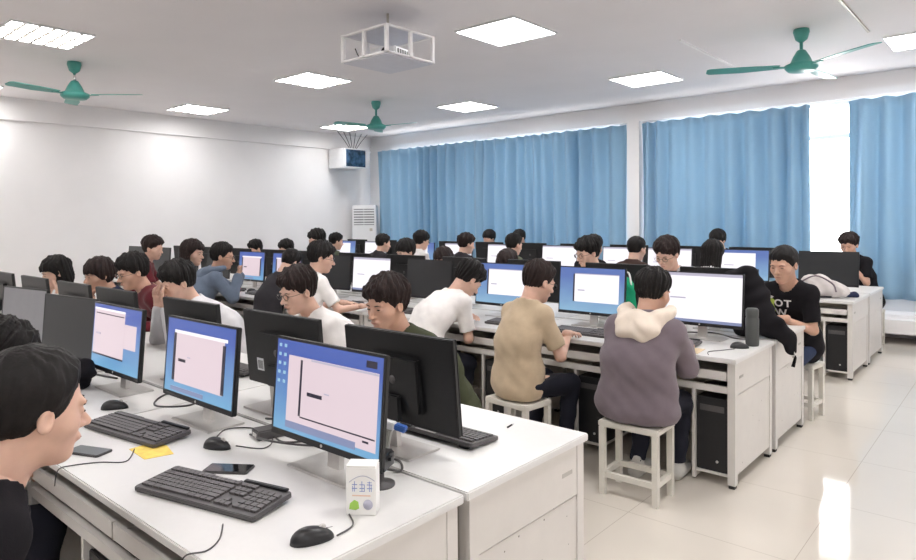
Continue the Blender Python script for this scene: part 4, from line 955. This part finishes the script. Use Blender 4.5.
# back row, far side
for (x, y, z, lb, sm, hr_, kw) in [(-7.18, 9.1, 1.215, 'student whose hair top shows above the back row monitors, left of two', c_dk, 'bowl', dict()),
    (-6.55, 9.12, 1.225, 'student whose forehead shows above the back row monitors, right of two', c_dk, 'short', dict()),
    (-3.22, 9.1, 1.235, 'student facing the camera in front of the curtain, above the long-haired girl', c_dk, 'bowl', dict()),
    (-1.66, 9.12, 1.20, 'student in black T-shirt leaning over the desk at the bright window gap', c_black, 'fluffy', dict(arms=('chin', 'type'), lod=1, hair_mt=hair_b, skin=skin_b))]:
    kw = dict(dict(hp=16, lod=2, hs=1.12), **kw)
    P(lb, (x+.16, y+.22), 262, (x, y, z), shirt_m=sm, hair=hr_, **kw)
for i, ((x, y), a, lb) in enumerate(STOOLS):
    w = lb.split(); s = 'cream stool under the '+lb
    put(stool, (x, y, 0), math.radians(a-90), ' '.join(s.replace('student', 'student').split()[:15]), 'cream stools')
# print on the black T-shirt, drapes and bags come last
# ------------------------------------------------------------------ print on the black T-shirt (laid on the cloth by ray casting)
from mathutils.bvhtree import BVHTree
def shirt_of(root): return [c for c in root.children if c.name.startswith(('shirt', 'hooded', 'jacket'))][0]
def decal(root, info, geo, m, name, thick=.0012):
    """geo: (verts (u, v), faces) in metres from the collar; u to the wearer's left"""
    sh = shirt_of(root); bvh = BVHTree.FromPolygons([v.co for v in sh.data.vertices], [tuple(p.vertices) for p in sh.data.polygons])
    f = Vector(info['f']); rg = Vector(info['rg']); td = Vector(info['td']); base = Vector(info['N']-np.array(info['org'])); d = f; vs = []
    vv, ff = geo
    for u, v in vv:
        o = base-rg*u+td*v+d*.6; hit = bvh.ray_cast(o, -d); p = hit[0] if hit[0] else o-d*.5; vs.append(p+d*.003)
    n = len(vs); vs2 = vs+[p-d*.004 for p in vs]
    fs = list(ff)+[tuple(i+n for i in reversed(q)) for q in ff]
    edge = {}
    for q in ff:
        for i in range(len(q)): a, b = q[i], q[(i+1) % len(q)]; edge[(a, b)] = 1
    for a, b in list(edge):
        if (b, a) not in edge: fs.append((b, a, a+n, b+n))
    me = bpy.data.meshes.new(name); me.from_pydata([tuple(v) for v in vs2], [], fs); me.materials.append(m); return link(name, me, sh)
def text_geo(t, size, u0, v0):
    cu = bpy.data.curves.new('t', 'FONT'); cu.body = t; cu.size = size; cu.space_character = 1.2; cu.offset = size*.02; o = bpy.data.objects.new('t', cu); COL.objects.link(o)
    me = bpy.data.meshes.new_from_object(o, depsgraph=bpy.context.evaluated_depsgraph_get()); bpy.data.objects.remove(o)
    bm = bmesh.new(); bm.from_mesh(me); bmesh.ops.triangulate(bm, faces=bm.faces)
    g = ([(u0+v.co.x, v0+v.co.y) for v in bm.verts], [tuple(v.index for v in fc.verts) for fc in bm.faces]); bm.free(); return g
bpy.context.view_layer.update()
wp = mat('white shirt print', (.82, .80, .80), .7)
decal(NOT, NI, text_geo('OT', .085, -.085, -.195), wp, 'letter_print')
decal(NOT, NI, text_geo('W', .095, -.090, -.285), wp, 'letter_print')
decal(NOT, NI, ([(-.135, -.20), (-.11, -.27), (-.085, -.24), (-.075, -.15), (-.10, -.13), (-.13, -.14)], [(0, 1, 2), (0, 2, 3), (0, 3, 4), (0, 4, 5)]), mat('lime print', (.55, .70, .12), .7), 'green_print')
decal(NOT, NI, ([(-.13, -.139), (-.10, -.129), (-.085, -.115), (-.12, -.10)], [(0, 1, 2), (0, 2, 3)]), wp, 'pale_print')
# ------------------------------------------------------------------ draped and lumpy things
def lump(name, fn, lo, hi, h, m, parent=None, org=(0, 0, 0)):
    o = mesh_obj(name, [nets(fn, V3(*lo), V3(*hi), h)], m, parent, org); o.location = org; return o
def jk(P):
    d = cap(P, V3(-1.58, 4.73, 1.16), V3(-1.44, 4.70, 1.17), .035, .045)
    d = smin(d, cap(P, V3(-1.46, 4.70, 1.15), V3(-1.36, 4.63, .88), .055, .085, V3(1, 0, 0), 1.5), .05)
    d = smin(d, cap(P, V3(-1.55, 4.70, 1.12), V3(-1.47, 4.66, .85), .04, .06, V3(1, 0, 0), 1.4), .05)
    d = smin(d, cap(P, V3(-1.48, 4.62, .81), V3(-1.24, 4.66, .80), .06, .05), .05)
    d = smin(d, cap(P, V3(-1.24, 4.66, .80), V3(-1.185, 4.68, .74), .05, .045), .03)
    d = smin(d, cap(P, V3(-1.185, 4.68, .74), V3(-1.180, 4.68, .68), .040, .03), .02)
    x, y, z = P[..., 0], P[..., 1], P[..., 2]
    d = d-.008*np.sin(38*x+14*z+3*np.sin(9*z))-.005*np.sin(60*z-25*x)
    b = np.maximum(np.maximum(np.abs(x+2.05)-.802, np.abs(y-4.6)-.80), z-.752); return np.maximum(d, -b)
o = lump('draped_jacket', jk, (-1.75, 4.45, .55), (-1.05, 4.9, 1.3), .009, c_black); tag(o, 'black jacket heaped over the monitor and desk end beside the black T-shirt', 'jacket')
MB().tube([(-1.165, 4.69, .68), (-1.16, 4.70, .63), (-1.172, 4.69, .57)], [.012, .009, .012], 7).obj('strap', c_black, o)
MB().tube([(-1.165, 4.66, .69), (-1.15, 4.655, .66), (-1.165, 4.65, .64)], .006, 6).obj('buckle', silver, o)
def bg_(P):
    d = ells(P, (-1.64, 7.32, .82), (.19, .12, .085)); d = smin(d, ells(P, (-1.62, 7.33, .90), (.14, .09, .075)), .07); d = smin(d, ells(P, (-1.44, 7.34, .82), (.11, .09, .07)), .08)
    x, y, z = P[..., 0], P[..., 1], P[..., 2]; d = d-.007*np.sin(50*x+30*z+2*np.sin(20*y))-.004*np.sin(70*y+40*z); return np.maximum(d, .7525-z)
o = lump('bag', bg_, (-1.88, 7.13, .74), (-1.28, 7.5, 1.02), .010, cloth('off white canvas', 205, 198, 196)); tag(o, 'off-white crumpled bag on the desk in front of the wide black monitor', 'bag')
MB().tube(bez([(-1.74, 7.24, .90), (-1.6, 7.22, .97), (-1.46, 7.24, .90), (-1.42, 7.22, .82)], 16), .008, 6).obj('strap', c_grey, o)
MB().tube(bez([(-1.76, 7.22, .77), (-1.62, 7.19, .765), (-1.46, 7.22, .77)], 12), .009, 6).obj('trim_band', c_dk, o)
def nv(P):
    x, y, z = P[..., 0], P[..., 1], P[..., 2]; return np.maximum(ells(P, (-1.34, 7.50, .765), (.07, .06, .04))-.006*np.sin(70*x+40*y), .7525-z)
o = lump('folded_cloth', nv, (-1.46, 7.4, .74), (-1.26, 7.6, .86), .009, c_navy); tag(o, 'small navy cloth beside the off-white bag on the back row', 'cloth')
def gb(P):
    x, y, z = P[..., 0], P[..., 1], P[..., 2]; d = smin(ells(P, (-2.05, 4.62, .90), (.085, .05, .15)), ells(P, (-2.04, 4.62, 1.02), (.05, .04, .09)), .03)
    return np.maximum(d-.008*np.sin(45*x+22*z+2*np.sin(18*z)), .7525-z)
o = lump('cloth_bag', lambda P: gb(P+V3(-.27, 0, 0)*-1*1), (-2.45, 4.53, .74), (-2.18, 4.72, 1.16), .008, cloth('emerald green cloth', 40, 165, 120)); tag(o, 'emerald green bag between the monitors left of the grey hooded student', 'bag')
MB().tube(bez([(-2.36, 4.60, 1.05), (-2.34, 4.60, 1.13), (-2.29, 4.60, 1.14), (-2.27, 4.60, 1.05)], 14), .007, 6).obj('handle', c_white, o)
def bb(P):
    x, y, z = P[..., 0], P[..., 1], P[..., 2]; d = smin(cap(P, V3(-3.66, 1.20, .79), V3(-3.50, 1.20, .79), .05, .06), cap(P, V3(-3.62, 1.22, .83), V3(-3.46, 1.22, .86), .03, .035), .06)
    return np.maximum(d-.009*np.sin(60*x+40*z+2*np.sin(20*y))-.005*np.sin(90*z-50*x), .7525-z)
o = lump('bag', bb, (-3.80, 1.05, .74), (-3.36, 1.34, 1.0), .010, c_black); tag(o, 'soft black bag on the near desk between the third lit monitor and the dark one', 'bag')
